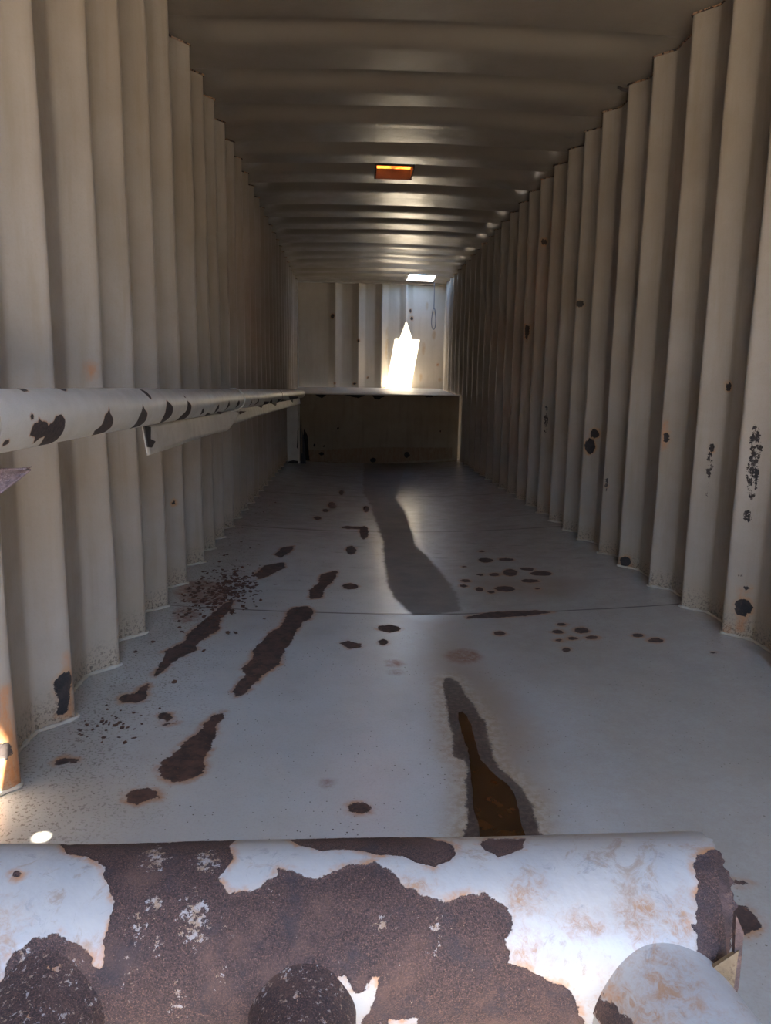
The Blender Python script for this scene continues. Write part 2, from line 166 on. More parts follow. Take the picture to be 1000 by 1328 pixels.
PIPE_TAN=[[(0.0318,0.915),(0.0263,0.9112),(0.0243,0.9032),(0.0271,0.8956),(0.0329,0.893),(0.0384,0.8969),(0.0404,0.905),(0.0377,0.9125)],
 [(0.0472,0.9958),(0.0383,0.9899),(0.035,0.9803),(0.0392,0.9722),(0.0484,0.9707),(0.0576,0.977),(0.0613,0.9873),(0.0568,0.995)],
 [(0.0447,0.9571),(0.0422,0.9529),(0.0415,0.9439),(0.043,0.9353),(0.0459,0.9322),(0.0485,0.9364),(0.0492,0.9455),(0.0476,0.9541)],
 [(0.0631,0.9245),(0.0584,0.9201),(0.0568,0.9116),(0.0592,0.904),(0.0643,0.9017),(0.0693,0.9062),(0.0711,0.9148),(0.0685,0.9224)],
 [(-0.0012,0.9778),(-0.0121,0.9752),(-0.0169,0.967),(-0.0106,0.9573),(0.0006,0.9529),(0.0095,0.9564),(0.0125,0.9653),(0.0085,0.974)],
 [(0.0447,1.0258),(0.0373,1.0201),(0.0347,1.0105),(0.0382,1.0023),(0.0459,1.0006),(0.0535,1.0066),(0.0563,1.0168),(0.0526,1.0246)],
 [(0.0905,1.0538),(0.087,1.0495),(0.0859,1.0431),(0.0877,1.0382),(0.0916,1.0377),(0.0955,1.0422),(0.0969,1.0488),(0.0947,1.0536)],
 [(0.0265,0.5905),(0.0177,0.5883),(0.0142,0.582),(0.0184,0.5755),(0.0274,0.5722),(0.0359,0.5737),(0.0391,0.5796),(0.0352,0.5867)],
 [(0.0318,0.6445),(0.0275,0.6436),(0.0259,0.6408),(0.0278,0.6378),(0.0323,0.6362),(0.0365,0.637),(0.0382,0.6397),(0.0362,0.6429)],
 [(0.0709,0.8452),(0.0678,0.8427),(0.0668,0.8372),(0.0684,0.8319),(0.0717,0.83),(0.0749,0.8326),(0.076,0.8381),(0.0743,0.8434)],
 [(0.053,0.5857),(0.0458,0.5854),(0.043,0.5811),(0.0463,0.5755),(0.0537,0.5716),(0.0613,0.5713),(0.0643,0.5753),(0.0608,0.5815)]]
RAIL_RUST=[[(-0.0274,1.305),(-0.0129,1.306),(-0.0026,1.318),(-0.0061,1.33),(0.0047,1.336),(-0.0027,1.344),(-0.0054,1.368),(-0.0149,1.38),(-0.0091,1.382),(-0.0085,1.396),(0.0038,1.412),(0.007,1.44),(-0.0059,1.457),(-0.0235,1.461),(-0.0464,1.464),(-0.0766,1.473),(-0.0766,1.415),(-0.0416,1.382),(-0.0342,1.383),(-0.039,1.358),(-0.0529,1.354),(-0.0332,1.334)],
 [(0.0063,1.315),(0.0023,1.311),(0.0008,1.305),(0.0028,1.301),(0.0071,1.3),(0.0111,1.305),(0.0126,1.311),(0.0106,1.315)],
 [(0.0141,1.727),(-0.0006,1.729),(-0.0167,1.758),(-0.0386,1.773),(-0.0617,1.768),(-0.0766,1.716),(-0.0436,1.663),(-0.032,1.685),(-0.0168,1.69),(-0.0043,1.691),(0.0019,1.714)],
 [(0.0153,2.006),(0.0001,2.017),(-0.0095,2.045),(-0.0334,2.06),(-0.0588,2.061),(-0.0766,2.005),(-0.0441,1.977),(-0.0193,1.972)],
 [(0.0756,2.112),(0.067,2.128),(0.0457,2.124),(0.0277,2.12),(0.0292,2.099),(0.0499,2.088)],
 [(0.0881,1.375),(0.088,1.407),(0.0659,1.379),(0.0633,1.351)],
 [(0.0879,1.56),(0.0804,1.599),(0.0623,1.548),(0.0684,1.542)],
 [(-0.0355,1.212),(-0.03,1.217),(-0.0297,1.229),(-0.0382,1.237),(-0.0435,1.223)],
 [(0.0213,2.271),(0.0144,2.296),(0.001,2.335),(-0.0278,2.344),(-0.0768,2.307),(-0.0332,2.244),(-0.0022,2.248)],
 [(0.0182,2.554),(-0.0003,2.607),(-0.0292,2.618),(-0.0675,2.633),(-0.0766,2.522),(-0.0391,2.491),(-0.0186,2.538)],
 [(-0.0136,2.819),(-0.0324,2.89),(-0.0544,2.868),(-0.0298,2.827)],
 [(-0.0764,3.04),(-0.0411,2.976),(-0.0767,3.264),(-0.0752,3.21)],
 [(-0.0075,3.173),(-0.0309,3.211),(-0.0596,3.18),(-0.0281,3.133)],
 [(0.0037,3.448),(-0.0201,3.485),(-0.0607,3.432),(-0.0233,3.424)],
 [(0.0025,3.766),(-0.0239,3.812),(-0.0458,3.739),(-0.0161,3.709)],
 [(-0.0073,4.016),(-0.037,4.05),(-0.0518,4.047)],
 [(-0.0009,4.257),(-0.025,4.309),(-0.052,4.244)],
 [(-0.0003,4.581),(-0.026,4.621),(-0.0521,4.461)],
 [(-0.0767,5.155),(-0.0754,5.42),(-0.0339,5.284),(-0.0254,4.907)],
 [(-0.0211,5.433),(-0.0767,5.772),(-0.0756,5.631),(-0.0349,5.329)],
 [(-0.021,5.886),(-0.0541,6.962),(-0.0747,7.113),(-0.0744,6.121)],
 [(0.0421,2.534),(0.0252,2.562),(0.0257,2.539)],
 [(-0.0094,6.915),(-0.0268,8.349),(-0.062,8.537),(-0.0464,7.236)]]
LEDGE_RUST=[[(0.241,0.93),(0.695,0.924),(0.682,0.886),(0.515,0.888),(0.453,0.842),(0.394,0.866),(0.335,0.9),(0.252,0.902)],
 [(0.743,0.923),(1.104,0.922),(1.031,0.885),(0.958,0.851),(0.886,0.859),(0.766,0.885)],
 [(1.1,0.923),(1.346,0.919),(1.297,0.877),(1.224,0.835),(1.175,0.84),(1.128,0.884)],
 [(1.346,0.919),(1.831,0.917),(1.685,0.9),(1.442,0.894)],
 [(1.835,0.917),(2.074,0.923),(2.037,0.89),(1.879,0.868),(1.843,0.886)],
 [(0.685,0.436),(0.681,0.419),(0.67,0.412),(0.66,0.419),(0.656,0.436),(0.661,0.453),(0.671,0.46),(0.682,0.453)],
 [(2.088,0.416),(2.084,0.399),(2.076,0.392),(2.067,0.399),(2.063,0.417),(2.067,0.434),(2.076,0.441),(2.084,0.434)],
 [(1.665,0.082),(1.652,0.051),(1.621,0.039),(1.59,0.052),(1.577,0.084),(1.59,0.115),(1.622,0.127),(1.653,0.113)],
 [(1.198,0.007),(1.184,-0.017),(1.153,-0.026),(1.122,-0.015),(1.11,0.009),(1.123,0.033),(1.154,0.043),(1.185,0.032)],
 [(0.482,0.087),(0.47,0.07),(0.442,0.064),(0.415,0.072),(0.404,0.089),(0.416,0.106),(0.444,0.113),(0.471,0.105)],
 [(0.362,0.204),(0.356,0.191),(0.344,0.185),(0.332,0.191),(0.328,0.205),(0.333,0.218),(0.345,0.224),(0.357,0.218)],
 [(0.49,0.194),(0.485,0.184),(0.475,0.18),(0.465,0.185),(0.461,0.195),(0.465,0.205),(0.476,0.209),(0.486,0.205)],
 [(0.205,0.444),(0.257,0.322),(0.273,0.079),(0.282,-0.019),(0.161,-0.016),(0.178,0.13)]]
BACK_RUST=[[(0.579,2.112),(0.57,2.085),(0.55,2.074),(0.53,2.085),(0.523,2.113),(0.532,2.14),(0.552,2.151),(0.572,2.139)],
 [(0.985,1.741),(0.98,1.721),(0.97,1.713),(0.96,1.721),(0.956,1.741),(0.961,1.761),(0.971,1.769),(0.981,1.76)],
 [(1.817,2.22),(1.811,2.203),(1.799,2.195),(1.787,2.203),(1.782,2.22),(1.788,2.238),(1.8,2.245),(1.812,2.238)],
 [(1.853,2.107),(1.845,2.085),(1.827,2.077),(1.809,2.086),(1.801,2.107),(1.809,2.129),(1.827,2.137),(1.845,2.128)],
 [(1.136,1.158),(1.133,1.148),(1.125,1.144),(1.117,1.148),(1.113,1.158),(1.117,1.168),(1.125,1.172),(1.133,1.168)],
 [(0.941,1.059),(0.933,1.049),(0.912,1.045),(0.892,1.049),(0.884,1.059),(0.893,1.069),(0.913,1.073),(0.933,1.069)],
 [(2.278,1.381),(2.275,1.373),(2.266,1.37),(2.258,1.373),(2.255,1.382),(2.258,1.389),(2.266,1.393),(2.275,1.389)],
 [(0.599,1.063),(0.596,1.053),(0.588,1.049),(0.58,1.053),(0.577,1.063),(0.58,1.073),(0.588,1.077),(0.596,1.073)],
 [(-0.051,1.123),(-0.055,1.109),(-0.063,1.103),(-0.071,1.109),(-0.074,1.123),(-0.07,1.137),(-0.061,1.143),(-0.054,1.137)]]
BACK_ORANGE=[[(2.083,2.303),(2.078,2.264),(2.068,2.248),(2.058,2.265),(2.054,2.304),(2.059,2.342),(2.069,2.358),(2.079,2.342)],
 [(2.216,1.859),(2.209,1.81),(2.192,1.79),(2.176,1.81),(2.17,1.86),(2.177,1.909),(2.193,1.929),(2.209,1.909)],
 [(2.045,1.637),(2.039,1.568),(2.027,1.539),(2.015,1.568),(2.01,1.638),(2.016,1.707),(2.028,1.735),(2.04,1.707)],
 [(1.439,1.7),(1.432,1.522),(1.421,1.448),(1.411,1.522),(1.41,1.7),(1.417,1.877),(1.428,1.95),(1.437,1.877)],
 [(2.33,1.139),(2.323,1.121),(2.306,1.114),(2.29,1.122),(2.283,1.14),(2.29,1.158),(2.306,1.165),(2.323,1.158)],
 [(2.203,2.206),(2.195,2.19),(2.177,2.184),(2.159,2.191),(2.151,2.206),(2.159,2.222),(2.177,2.228),(2.195,2.222)],
 [(2.01,1.172),(2.005,1.132),(1.995,1.115),(1.985,1.132),(1.981,1.172),(1.985,1.212),(1.996,1.229),(2.006,1.212)]]
LEDGE_ORANGE=[[(0.214,0.129),(1.188,0.184),(2.246,0.189),(2.246,0.041),(1.185,-0.037),(0.21,-0.005)]]
# ------------------------------------------------------------------ helpers
def link(name, me, mat, parent=None, smooth=True):
    o = bpy.data.objects.new(name, me); COL.objects.link(o)
    if mat: me.materials.append(mat)
    if parent: o.parent = parent
    if smooth: me.polygons.foreach_set('use_smooth', [True]*len(me.polygons))
    me.update(); return o
def tag(o, label=None, cat=None, group=None, kind=None):
    if label: o['label'] = label
    if cat: o['category'] = cat
    if group: o['group'] = group
    if kind: o['kind'] = kind
    return o
def empty(name, loc=(0, 0, 0)):
    o = bpy.data.objects.new(name, None); COL.objects.link(o); o.location = loc; return o
def attr(me, name, vals):
    a = me.attributes.new(name, 'FLOAT', 'POINT'); a.data.foreach_set('value', np.asarray(vals, dtype=np.float32).ravel())
def sharpen(me, ang=40):
    me.set_sharp_from_angle(angle=math.radians(ang))
def grid(name, P, mat, parent=None, flip=False, attrs=None, keep=None, smooth=True, closed=False, sharp=None):
    n, m = P.shape[:2]; idx = np.arange(n*m).reshape(n, m)
    if closed: idx = np.vstack([idx, idx[:1]])
    a, b, c, d = idx[:-1, :-1], idx[1:, :-1], idx[1:, 1:], idx[:-1, 1:]
    F = np.stack([a, b, c, d] if not flip else [a, d, c, b], -1)
    F = F[keep] if keep is not None else F.reshape(-1, 4)
    me = bpy.data.meshes.new(name)
    me.vertices.add(n*m); me.vertices.foreach_set('co', P.astype(np.float32).ravel())
    me.loops.add(len(F)*4); me.loops.foreach_set('vertex_index', F.ravel().astype(np.int32))
    me.polygons.add(len(F)); me.polygons.foreach_set('loop_start', (np.arange(len(F))*4).astype(np.int32))
    me.update(calc_edges=True); me.validate()
    for k, v in (attrs or {}).items(): attr(me, k, v)
    o = link(name, me, mat, parent, smooth)
    if sharp: sharpen(me, sharp)
    return o
def sdf(U, V, polys, holes=(), far=9.0, sc=1.0):
    """signed distance (negative inside) of the points U,V to a union of outlines"""
    sh = U.shape; u = U.ravel(); v = V.ravel()*sc; out = np.full(u.shape, far)
    def one(poly, sel):
        p = np.array(poly, float); p[:, 1] *= sc
        q = np.roll(p, -1, 0); uu, vv = u[sel], v[sel]
        d2 = np.full(uu.shape, 1e9); ins = np.zeros(uu.shape, bool)
        for (x0, y0), (x1, y1) in zip(p, q):
            ex, ey = x1-x0, y1-y0; L = ex*ex+ey*ey+1e-12
            t = np.clip(((uu-x0)*ex+(vv-y0)*ey)/L, 0, 1)
            d2 = np.minimum(d2, (uu-x0-t*ex)**2+(vv-y0-t*ey)**2)
            if y0 != y1:
                c = ((y0 > vv) != (y1 > vv)) & (uu < (x1-x0)*(vv-y0)/(y1-y0)+x0)
                ins ^= c
        d = np.sqrt(d2); return np.where(ins, -d, d)
    R = .35
    for poly in polys:
        p = np.array(poly); 
        sel = (u > p[:, 0].min()-R) & (u < p[:, 0].max()+R) & (v > p[:, 1].min()*sc-R) & (v < p[:, 1].max()*sc+R)
        if sel.any(): out[sel] = np.minimum(out[sel], one(poly, sel))
    out = np.minimum(out, R)
    for poly in holes:
        sel = np.ones(u.shape, bool); out = np.maximum(out, -one(poly, sel))
    return out.reshape(sh)
def tube_mesh(path, rad, seg=12, caps=True, flat=None):
    path = [Vector(p) for p in path]; n = len(path); bm = bmesh.new(); rings = []
    r = rad if hasattr(rad, '__len__') else [rad]*n
    prev = None
    for i, p in enumerate(path):
        t = (path[min(i+1, n-1)]-path[max(i-1, 0)]).normalized()
        if prev is None:
            a = Vector((0, 0, 1)) if abs(t.z) < .9 else Vector((1, 0, 0)); nx = t.cross(a).normalized()
        else: nx = (prev-t*prev.dot(t)).normalized()
        prev = nx; ny = t.cross(nx)
        rings.append([bm.verts.new(p+(nx*math.cos(2*math.pi*k/seg)+ny*math.sin(2*math.pi*k/seg))*r[i]) for k in range(seg)])
    for A, B in zip(rings[:-1], rings[1:]):
        for k in range(seg): bm.faces.new((A[k], A[(k+1) % seg], B[(k+1) % seg], B[k]))
    if caps: bm.faces.new(rings[0][::-1]); bm.faces.new(rings[-1])
    bmesh.ops.recalc_face_normals(bm, faces=bm.faces)
    me = bpy.data.meshes.new('m'); bm.to_mesh(me); bm.free(); return me
def tube(name, path, rad, mat, parent=None, seg=12): 
    me = tube_mesh(path, rad, seg); me.name = name; o = link(name, me, mat, parent); sharpen(me, 50); return o
def box(name, lo, hi, mat, parent=None, bev=.003, sub=0, jit=0):
    bm = bmesh.new(); bmesh.ops.create_cube(bm, size=1)
    c = [(a+b)/2 for a, b in zip(lo, hi)]; s = [b-a for a, b in zip(lo, hi)]
    for v in bm.verts: v.co = Vector([c[i]+v.co[i]*s[i] for i in range(3)])
    if bev: bmesh.ops.bevel(bm, geom=bm.edges[:], offset=bev, segments=2, affect='EDGES', profile=.5)
    me = bpy.data.meshes.new(name); bm.to_mesh(me); bm.free(); return link(name, me, mat, parent, False)
def plate(name, outline, thick, mat, parent=None, warp=None):
    """flat outline (3-D points) given a thickness along its normal"""
    bm = bmesh.new(); vs = [bm.verts.new(p) for p in outline]; f = bm.faces.new(vs); bm.normal_update()
    n = f.normal.copy(); r = bmesh.ops.extrude_face_region(bm, geom=[f])
    for v in r['geom']:
        if isinstance(v, bmesh.types.BMVert): v.co += n*thick
    bmesh.ops.triangulate(bm, faces=bm.faces[:])
    bmesh.ops.recalc_face_normals(bm, faces=bm.faces)
    me = bpy.data.meshes.new(name); bm.to_mesh(me); bm.free(); return link(name, me, mat, parent, False)
def surf_thick(name, P, thick, mat, parent=None, attrs=None):
    o = grid(name, P, mat, parent, attrs=attrs)
    md = o.modifiers.new('thickness', 'SOLIDIFY'); md.thickness = thick; md.offset = 0; return o

# ------------------------------------------------------------------ materials
class NT:
    def __init__(s, name):
        s.m = bpy.data.materials.new(name); s.m.use_nodes = True; s.t = s.m.node_tree; s.t.nodes.clear()
        s.out = s.t.nodes.new('ShaderNodeOutputMaterial'); s.b = s.t.nodes.new('ShaderNodeBsdfPrincipled')
        s.t.links.new(s.b.outputs[0], s.out.inputs[0]); tc = s.t.nodes.new('ShaderNodeTexCoord'); s.co = tc.outputs['Object']
    def L(s, a, b):
        if isinstance(a, (int, float)): b.default_value = (a, a, a, 1) if b.type == 'RGBA' else a
        elif isinstance(a, tuple): b.default_value = a+(1,) if len(a) == 3 and len(b.default_value) == 4 else a
        else: s.t.links.new(a, b)
    def math(s, op, a, b=0.0, clamp=False):
        n = s.t.nodes.new('ShaderNodeMath'); n.operation = op; n.use_clamp = clamp; s.L(a, n.inputs[0]); s.L(b, n.inputs[1]); return n.outputs[0]
    def scale(s, v):
        n = s.t.nodes.new('ShaderNodeMapping'); n.inputs['Scale'].default_value = v; s.t.links.new(s.co, n.inputs[0]); return n.outputs[0]
    def noise(s, sc, detail=4, rough=.55, vec=None, out=0, dist=0):
        n = s.t.nodes.new('ShaderNodeTexNoise'); s.t.links.new(vec or s.co, n.inputs['Vector']); n.inputs['Scale'].default_value = sc
        n.inputs['Detail'].default_value = detail; n.inputs['Roughness'].default_value = rough; n.inputs['Distortion'].default_value = dist; return n.outputs[out]
    def voro(s, sc, vec=None, out='Distance'):
        n = s.t.nodes.new('ShaderNodeTexVoronoi'); s.t.links.new(vec or s.co, n.inputs['Vector']); n.inputs['Scale'].default_value = sc; return n.outputs[out]
    def ramp(s, v, a, b, lo=0.0, hi=1.0, smooth=True):
        n = s.t.nodes.new('ShaderNodeMapRange'); n.interpolation_type = 'SMOOTHSTEP' if smooth else 'LINEAR'
        s.L(v, n.inputs[0]); n.inputs[1].default_value = a; n.inputs[2].default_value = b; n.inputs[3].default_value = lo; n.inputs[4].default_value = hi; return n.outputs[0]
    def mix(s, f, a, b, mode='MIX'):
        n = s.t.nodes.new('ShaderNodeMix'); n.data_type = 'RGBA'; n.blend_type = mode; s.L(f, n.inputs[0])
        s.L(a, n.inputs[6]); s.L(b, n.inputs[7]); return n.outputs[2]
    def att(s, name):
        n = s.t.nodes.new('ShaderNodeAttribute'); n.attribute_name = name; return n.outputs['Fac']
    def sep(s):
        n = s.t.nodes.new('ShaderNodeSeparateXYZ'); s.t.links.new(s.co, n.inputs[0]); return n.outputs
    def bump(s, h, dist, strength=1.0, prev=None):
        n = s.t.nodes.new('ShaderNodeBump'); n.inputs['Distance'].default_value = dist; n.inputs['Strength'].default_value = strength
        s.L(h, n.inputs['Height'])
        if prev: s.t.links.new(prev, n.inputs['Normal'])
        return n.outputs[0]
    def done(s, col, rough, nor=None, metal=0.0, spec=.5):
        s.L(col, s.b.inputs['Base Color']); s.L(rough, s.b.inputs['Roughness']); s.L(metal, s.b.inputs['Metallic']); s.b.inputs['Specular IOR Level'].default_value = spec
        if nor: s.t.links.new(nor, s.b.inputs['Normal'])
        return s.m

def rust_colour(n, k=1.0, dark=(.035, .022, .018), mid=(.085, .045, .033), hot=(.16, .07, .035)):
    a = n.noise(25*k, 5, .65); b = n.noise(90*k, 4, .7)
    c = n.mix(n.ramp(a, .35, .65), dark, mid)
    return n.mix(n.ramp(b, .55, .78), c, hot)

def painted(name, base, base2, rust=None, k=1.0, amp=.01, halo=.02, orange=None, speck=None, grime=.3, streak=False, rough=.4,
            specks=0.0, grime_col=(.2, .155, .1), rustargs={}, extra=None, spec=.5, coat=0.0, orange_col=(.38, .15, .05)):
    n = NT(name)
    big = n.noise(1.3*k, 5, .6); med = n.noise(9*k, 5, .6)
    col = n.mix(n.ramp(big, .35, .65), base, base2)
    vec = n.scale((6, 6, .5)) if streak else n.scale((1, 1, 1))
    st = n.noise(3.0*k if streak else 3.5*k, 6, .65, vec)
    col = n.mix(n.math('MULTIPLY', n.ramp(st, .45, .8), grime), col, grime_col)
    col = n.mix(n.math('MULTIPLY', n.ramp(med, .4, .9), grime*.5), col, grime_col)
    fine = n.noise(160*k, 3, .6)
    col = n.mix(n.ramp(fine, .45, .75, 0, .16), col, grime_col)
    rgh = n.ramp(med, .3, .7, rough-.03, rough+.12)
    if specks:
        v = n.voro(55*k); w = n.noise(5*k, 3, .6)
        m = n.math('LESS_THAN', n.math('ADD', v, n.ramp(w, .35, .7, .16, -specks)), .17-.0)
        m = n.math('MULTIPLY', n.ramp(n.math('ADD', v, n.ramp(w, .35, .75, .14, .14-specks)), .17, .21, 1, 0), 1.0)
        col = n.mix(m, col, (.05, .035, .028))
    if extra: col, rgh = extra(n, col, rgh)
    wob = n.math('SUBTRACT', n.noise(.35/amp, 6, .72), .5)
    wob = n.math('MULTIPLY', wob, amp*3.4)
    h = None
    if orange:
        d = n.math('ADD', n.att(orange), wob)
        m = n.ramp(d, -halo*.6, halo*.9, 1, 0); m = n.math('MULTIPLY', m, n.ramp(n.noise(30*k, 5, .75, n.scale((1, 1, .25)) if streak else None), .3, .62, .25, 1))
        col = n.mix(m, col, orange_col)
    if rust:
        d = n.math('ADD', n.att(rust), wob)
        hm = n.ramp(d, 0, halo, 1, 0); hm = n.math('MULTIPLY', n.math('MULTIPLY', hm, hm), n.ramp(n.noise(7*k, 4, .7), .38, .56, .1, .95))
        col = n.mix(hm, col, (.36, .19, .09))
        e = amp*.12
        rm = n.ramp(d, -e, e, 1, 0)
        if speck:
            sp = n.ramp(n.math('ADD', n.noise(38*k, 4, .75), n.ramp(n.att(speck), -.006, .010, .0, -.35)), .47, .495)
            rm = n.math('MAXIMUM', rm, sp)
        rc = rust_colour(n, k*(3 if amp < .004 else 1), **rustargs)
        col = n.mix(rm, col, rc)
        rgh = n.mix(rm, rgh, .82)
        h = n.math('ADD', n.math('MULTIPLY', n.ramp(d, -e*6, e*2, 0, 1), .6), n.math('MULTIPLY', n.math('MULTIPLY', n.noise(120*k*(3 if amp < .004 else 1), 3, .7), rm), .35))
    base_h = n.noise(14*k, 4, .6)
    nor = n.bump(base_h, .004/k, .35)
    if h: nor = n.bump(h, .0015 if amp > .004 else .0009, 1.0, nor)
    m = n.done(col, rgh, nor, 0.0, spec)
    if hasattr(n, 'coatmask'): n.t.links.new(n.math('MULTIPLY', n.coatmask, n.math('SUBTRACT', 1.0, rm)), n.b.inputs['Coat Weight'])
    if coat: n.b.inputs['Coat Weight'].default_value = coat; n.b.inputs['Coat Roughness'].default_value = .24; n.t.links.new(nor, n.b.inputs['Coat Normal'])
    return m

def floor_extra(n, col, rgh):
    col = n.mix(n.math('MULTIPLY', n.ramp(n.noise(.9, 4, .6), .4, .7), .35), col, (.30, .25, .19))
    x, y, z = n.sep()[0], n.sep()[1], n.sep()[2]
    # dark scuffs
    wob = n.math('MULTIPLY', n.math('SUBTRACT', n.noise(9, 5, .7), .5), .09)
    f = n.math('ADD', n.att('faint'), n.math('MULTIPLY', wob, 2.0))
    col = n.mix(n.ramp(f, -.12, .08, .8, 0), col, (.25, .18, .13))
    s = n.math('ADD', n.att('stain'), wob)
    sm = n.ramp(s, -.012, .018, 1, 0)
    tint = n.mix(n.ramp(n.noise(6, 4, .6), .35, .65), (.045, .030, .024), (.105, .072, .056))
    sm2 = n.math('MULTIPLY', sm, n.ramp(y, 3.1, 5.4, .7, .95))
    col = n.mix(sm2, col, tint)
    wob2 = n.math('MULTIPLY', n.math('SUBTRACT', n.noise(60, 6, .8), .5), .045)
    r = n.math('ADD', n.att('wetrim'), wob2)
    hal = n.ramp(n.math('ADD', n.att('wetrim'), n.math('MULTIPLY', wob2, 1.2)), .0, .075, .8, 0)
    col = n.mix(hal, col, n.mix(n.ramp(n.noise(45, 5, .7), .4, .6), (.30, .215, .125), (.42, .36, .28)))
    rm = n.ramp(r, -.004, .004, 1, 0)
    col = n.mix(rm, col, n.mix(n.ramp(n.noise(70, 4, .7), .4, .65), (.028, .018, .015), (.085, .06, .05)))
    n.coatmask = n.math('MULTIPLY', n.math('SUBTRACT', 1.0, n.math('MAXIMUM', sm, rm)), .85)
    rgh = n.mix(sm, rgh, .6); rgh = n.mix(rm, rgh, .4)
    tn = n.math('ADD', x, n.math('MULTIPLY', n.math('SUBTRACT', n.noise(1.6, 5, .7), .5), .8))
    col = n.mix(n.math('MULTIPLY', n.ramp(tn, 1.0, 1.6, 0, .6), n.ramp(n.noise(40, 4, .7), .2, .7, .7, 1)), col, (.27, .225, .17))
    # weld seams between the floor plates
    sw = n.math('MULTIPLY', n.math('SUBTRACT', n.noise(2.2, 3, .6), .5), .03)
    for ys, wd in ((3.13, .007), (5.06, .012), (6.74, .014), (8.35, .016)):
        d = n.math('ABSOLUTE', n.math('SUBTRACT', n.math('ADD', y, sw), ys))
        col = n.mix(n.ramp(d, wd*.5, wd*1.2, .95, 0), col, (.07, .05, .038))
    # gritty dirt along the left wall
    edge = n.math('ADD', x, n.math('MULTIPLY', n.math('SUBTRACT', n.noise(3, 5, .7), .5), .7))
    g = n.math('MULTIPLY', n.ramp(edge, .0, .42, 1, 0), n.ramp(n.noise(120, 2, .6), .56, .62))
    col = n.mix(n.math('MULTIPLY', g, .75), col, (.075, .052, .038))
    g2 = n.ramp(n.math('ADD', x, n.math('MULTIPLY', n.noise(6, 4, .6), .2)), .0, .45, .45, 0)
    col = n.mix(g2, col, (.22, .18, .13))
    hz = n.noise(6, 5, .75, n.scale((.5, 3.0, 1)))
    col = n.mix(n.math('MULTIPLY', n.ramp(hz, .56, .68), n.ramp(y, 2.5, 5, 0, .55)), col, (.10, .078, .062))
    # colour gets darker and browner towards the far end
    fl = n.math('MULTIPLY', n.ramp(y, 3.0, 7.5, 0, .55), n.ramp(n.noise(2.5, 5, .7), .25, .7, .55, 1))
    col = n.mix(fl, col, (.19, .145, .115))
    return col, rgh

PAINT_W = dict(base=(.262, .220, .178), base2=(.32, .278, .235))
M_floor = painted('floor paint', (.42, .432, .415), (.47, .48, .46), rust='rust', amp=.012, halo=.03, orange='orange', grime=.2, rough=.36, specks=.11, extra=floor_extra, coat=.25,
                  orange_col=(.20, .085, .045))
def wall_extra(n, col, rgh):
    z = n.sep()[2]
    low = n.math('ADD', z, n.math('MULTIPLY', n.math('SUBTRACT', n.noise(5, 4, .6), .5), .25))
    col = n.mix(n.ramp(low, .0, .33, .5, 0), col, (.36, .27, .17))
    col = n.mix(n.math('MULTIPLY', n.ramp(n.math('ADD', z, n.math('MULTIPLY', n.noise(60, 3, .7), .1)), .05, .18, 1, 0), n.ramp(n.noise(90, 3, .8), .5, .6)), col, (.10, .075, .05))
    return col, rgh
M_wall = painted('wall paint', rust='rust', amp=.010, halo=.02, orange='orange', speck='speck', grime=.5, streak=True, rough=.36, extra=wall_extra,
                 rustargs=dict(dark=(.012, .010, .010), mid=(.035, .025, .022), hot=(.07, .04, .028)), **PAINT_W)
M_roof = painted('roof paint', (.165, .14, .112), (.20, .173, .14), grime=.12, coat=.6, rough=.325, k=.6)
M_back = painted('end wall paint', (.42, .37, .29), (.46, .41, .33), rust='rust', amp=.012, halo=.03, orange='orange', grime=.2, streak=True, rough=.4,
                 rustargs=dict(dark=(.015, .012, .011), mid=(.04, .03, .025), hot=(.07, .04, .028)), orange_col=(.34, .24, .13))
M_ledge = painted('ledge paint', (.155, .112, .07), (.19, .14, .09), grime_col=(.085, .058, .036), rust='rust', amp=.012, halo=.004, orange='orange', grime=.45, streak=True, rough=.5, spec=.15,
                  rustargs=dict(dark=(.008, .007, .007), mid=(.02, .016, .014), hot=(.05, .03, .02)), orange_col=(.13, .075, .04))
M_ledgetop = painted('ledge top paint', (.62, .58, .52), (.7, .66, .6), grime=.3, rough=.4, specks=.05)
M_rail = painted('rail paint', (.42, .40, .36), (.48, .46, .42), rust='rust', amp=.0018, halo=.006, grime=.15, rough=.34, k=2.0,
                 rustargs=dict(dark=(.02, .015, .015), mid=(.045, .03, .027), hot=(.075, .045, .03)))
M_plain = painted('plain paint', (.34, .31, .26), (.39, .36, .31), grime=.3, rough=.4, k=2.0)
M_bead = painted('weld bead paint', (.40, .35, .27), (.45, .40, .33), grime=.45, rough=.5, k=3)
M_black = painted('charred steel', (.012, .010, .010), (.02, .016, .015), grime=.2, rough=.7, grime_col=(.05, .03, .02))

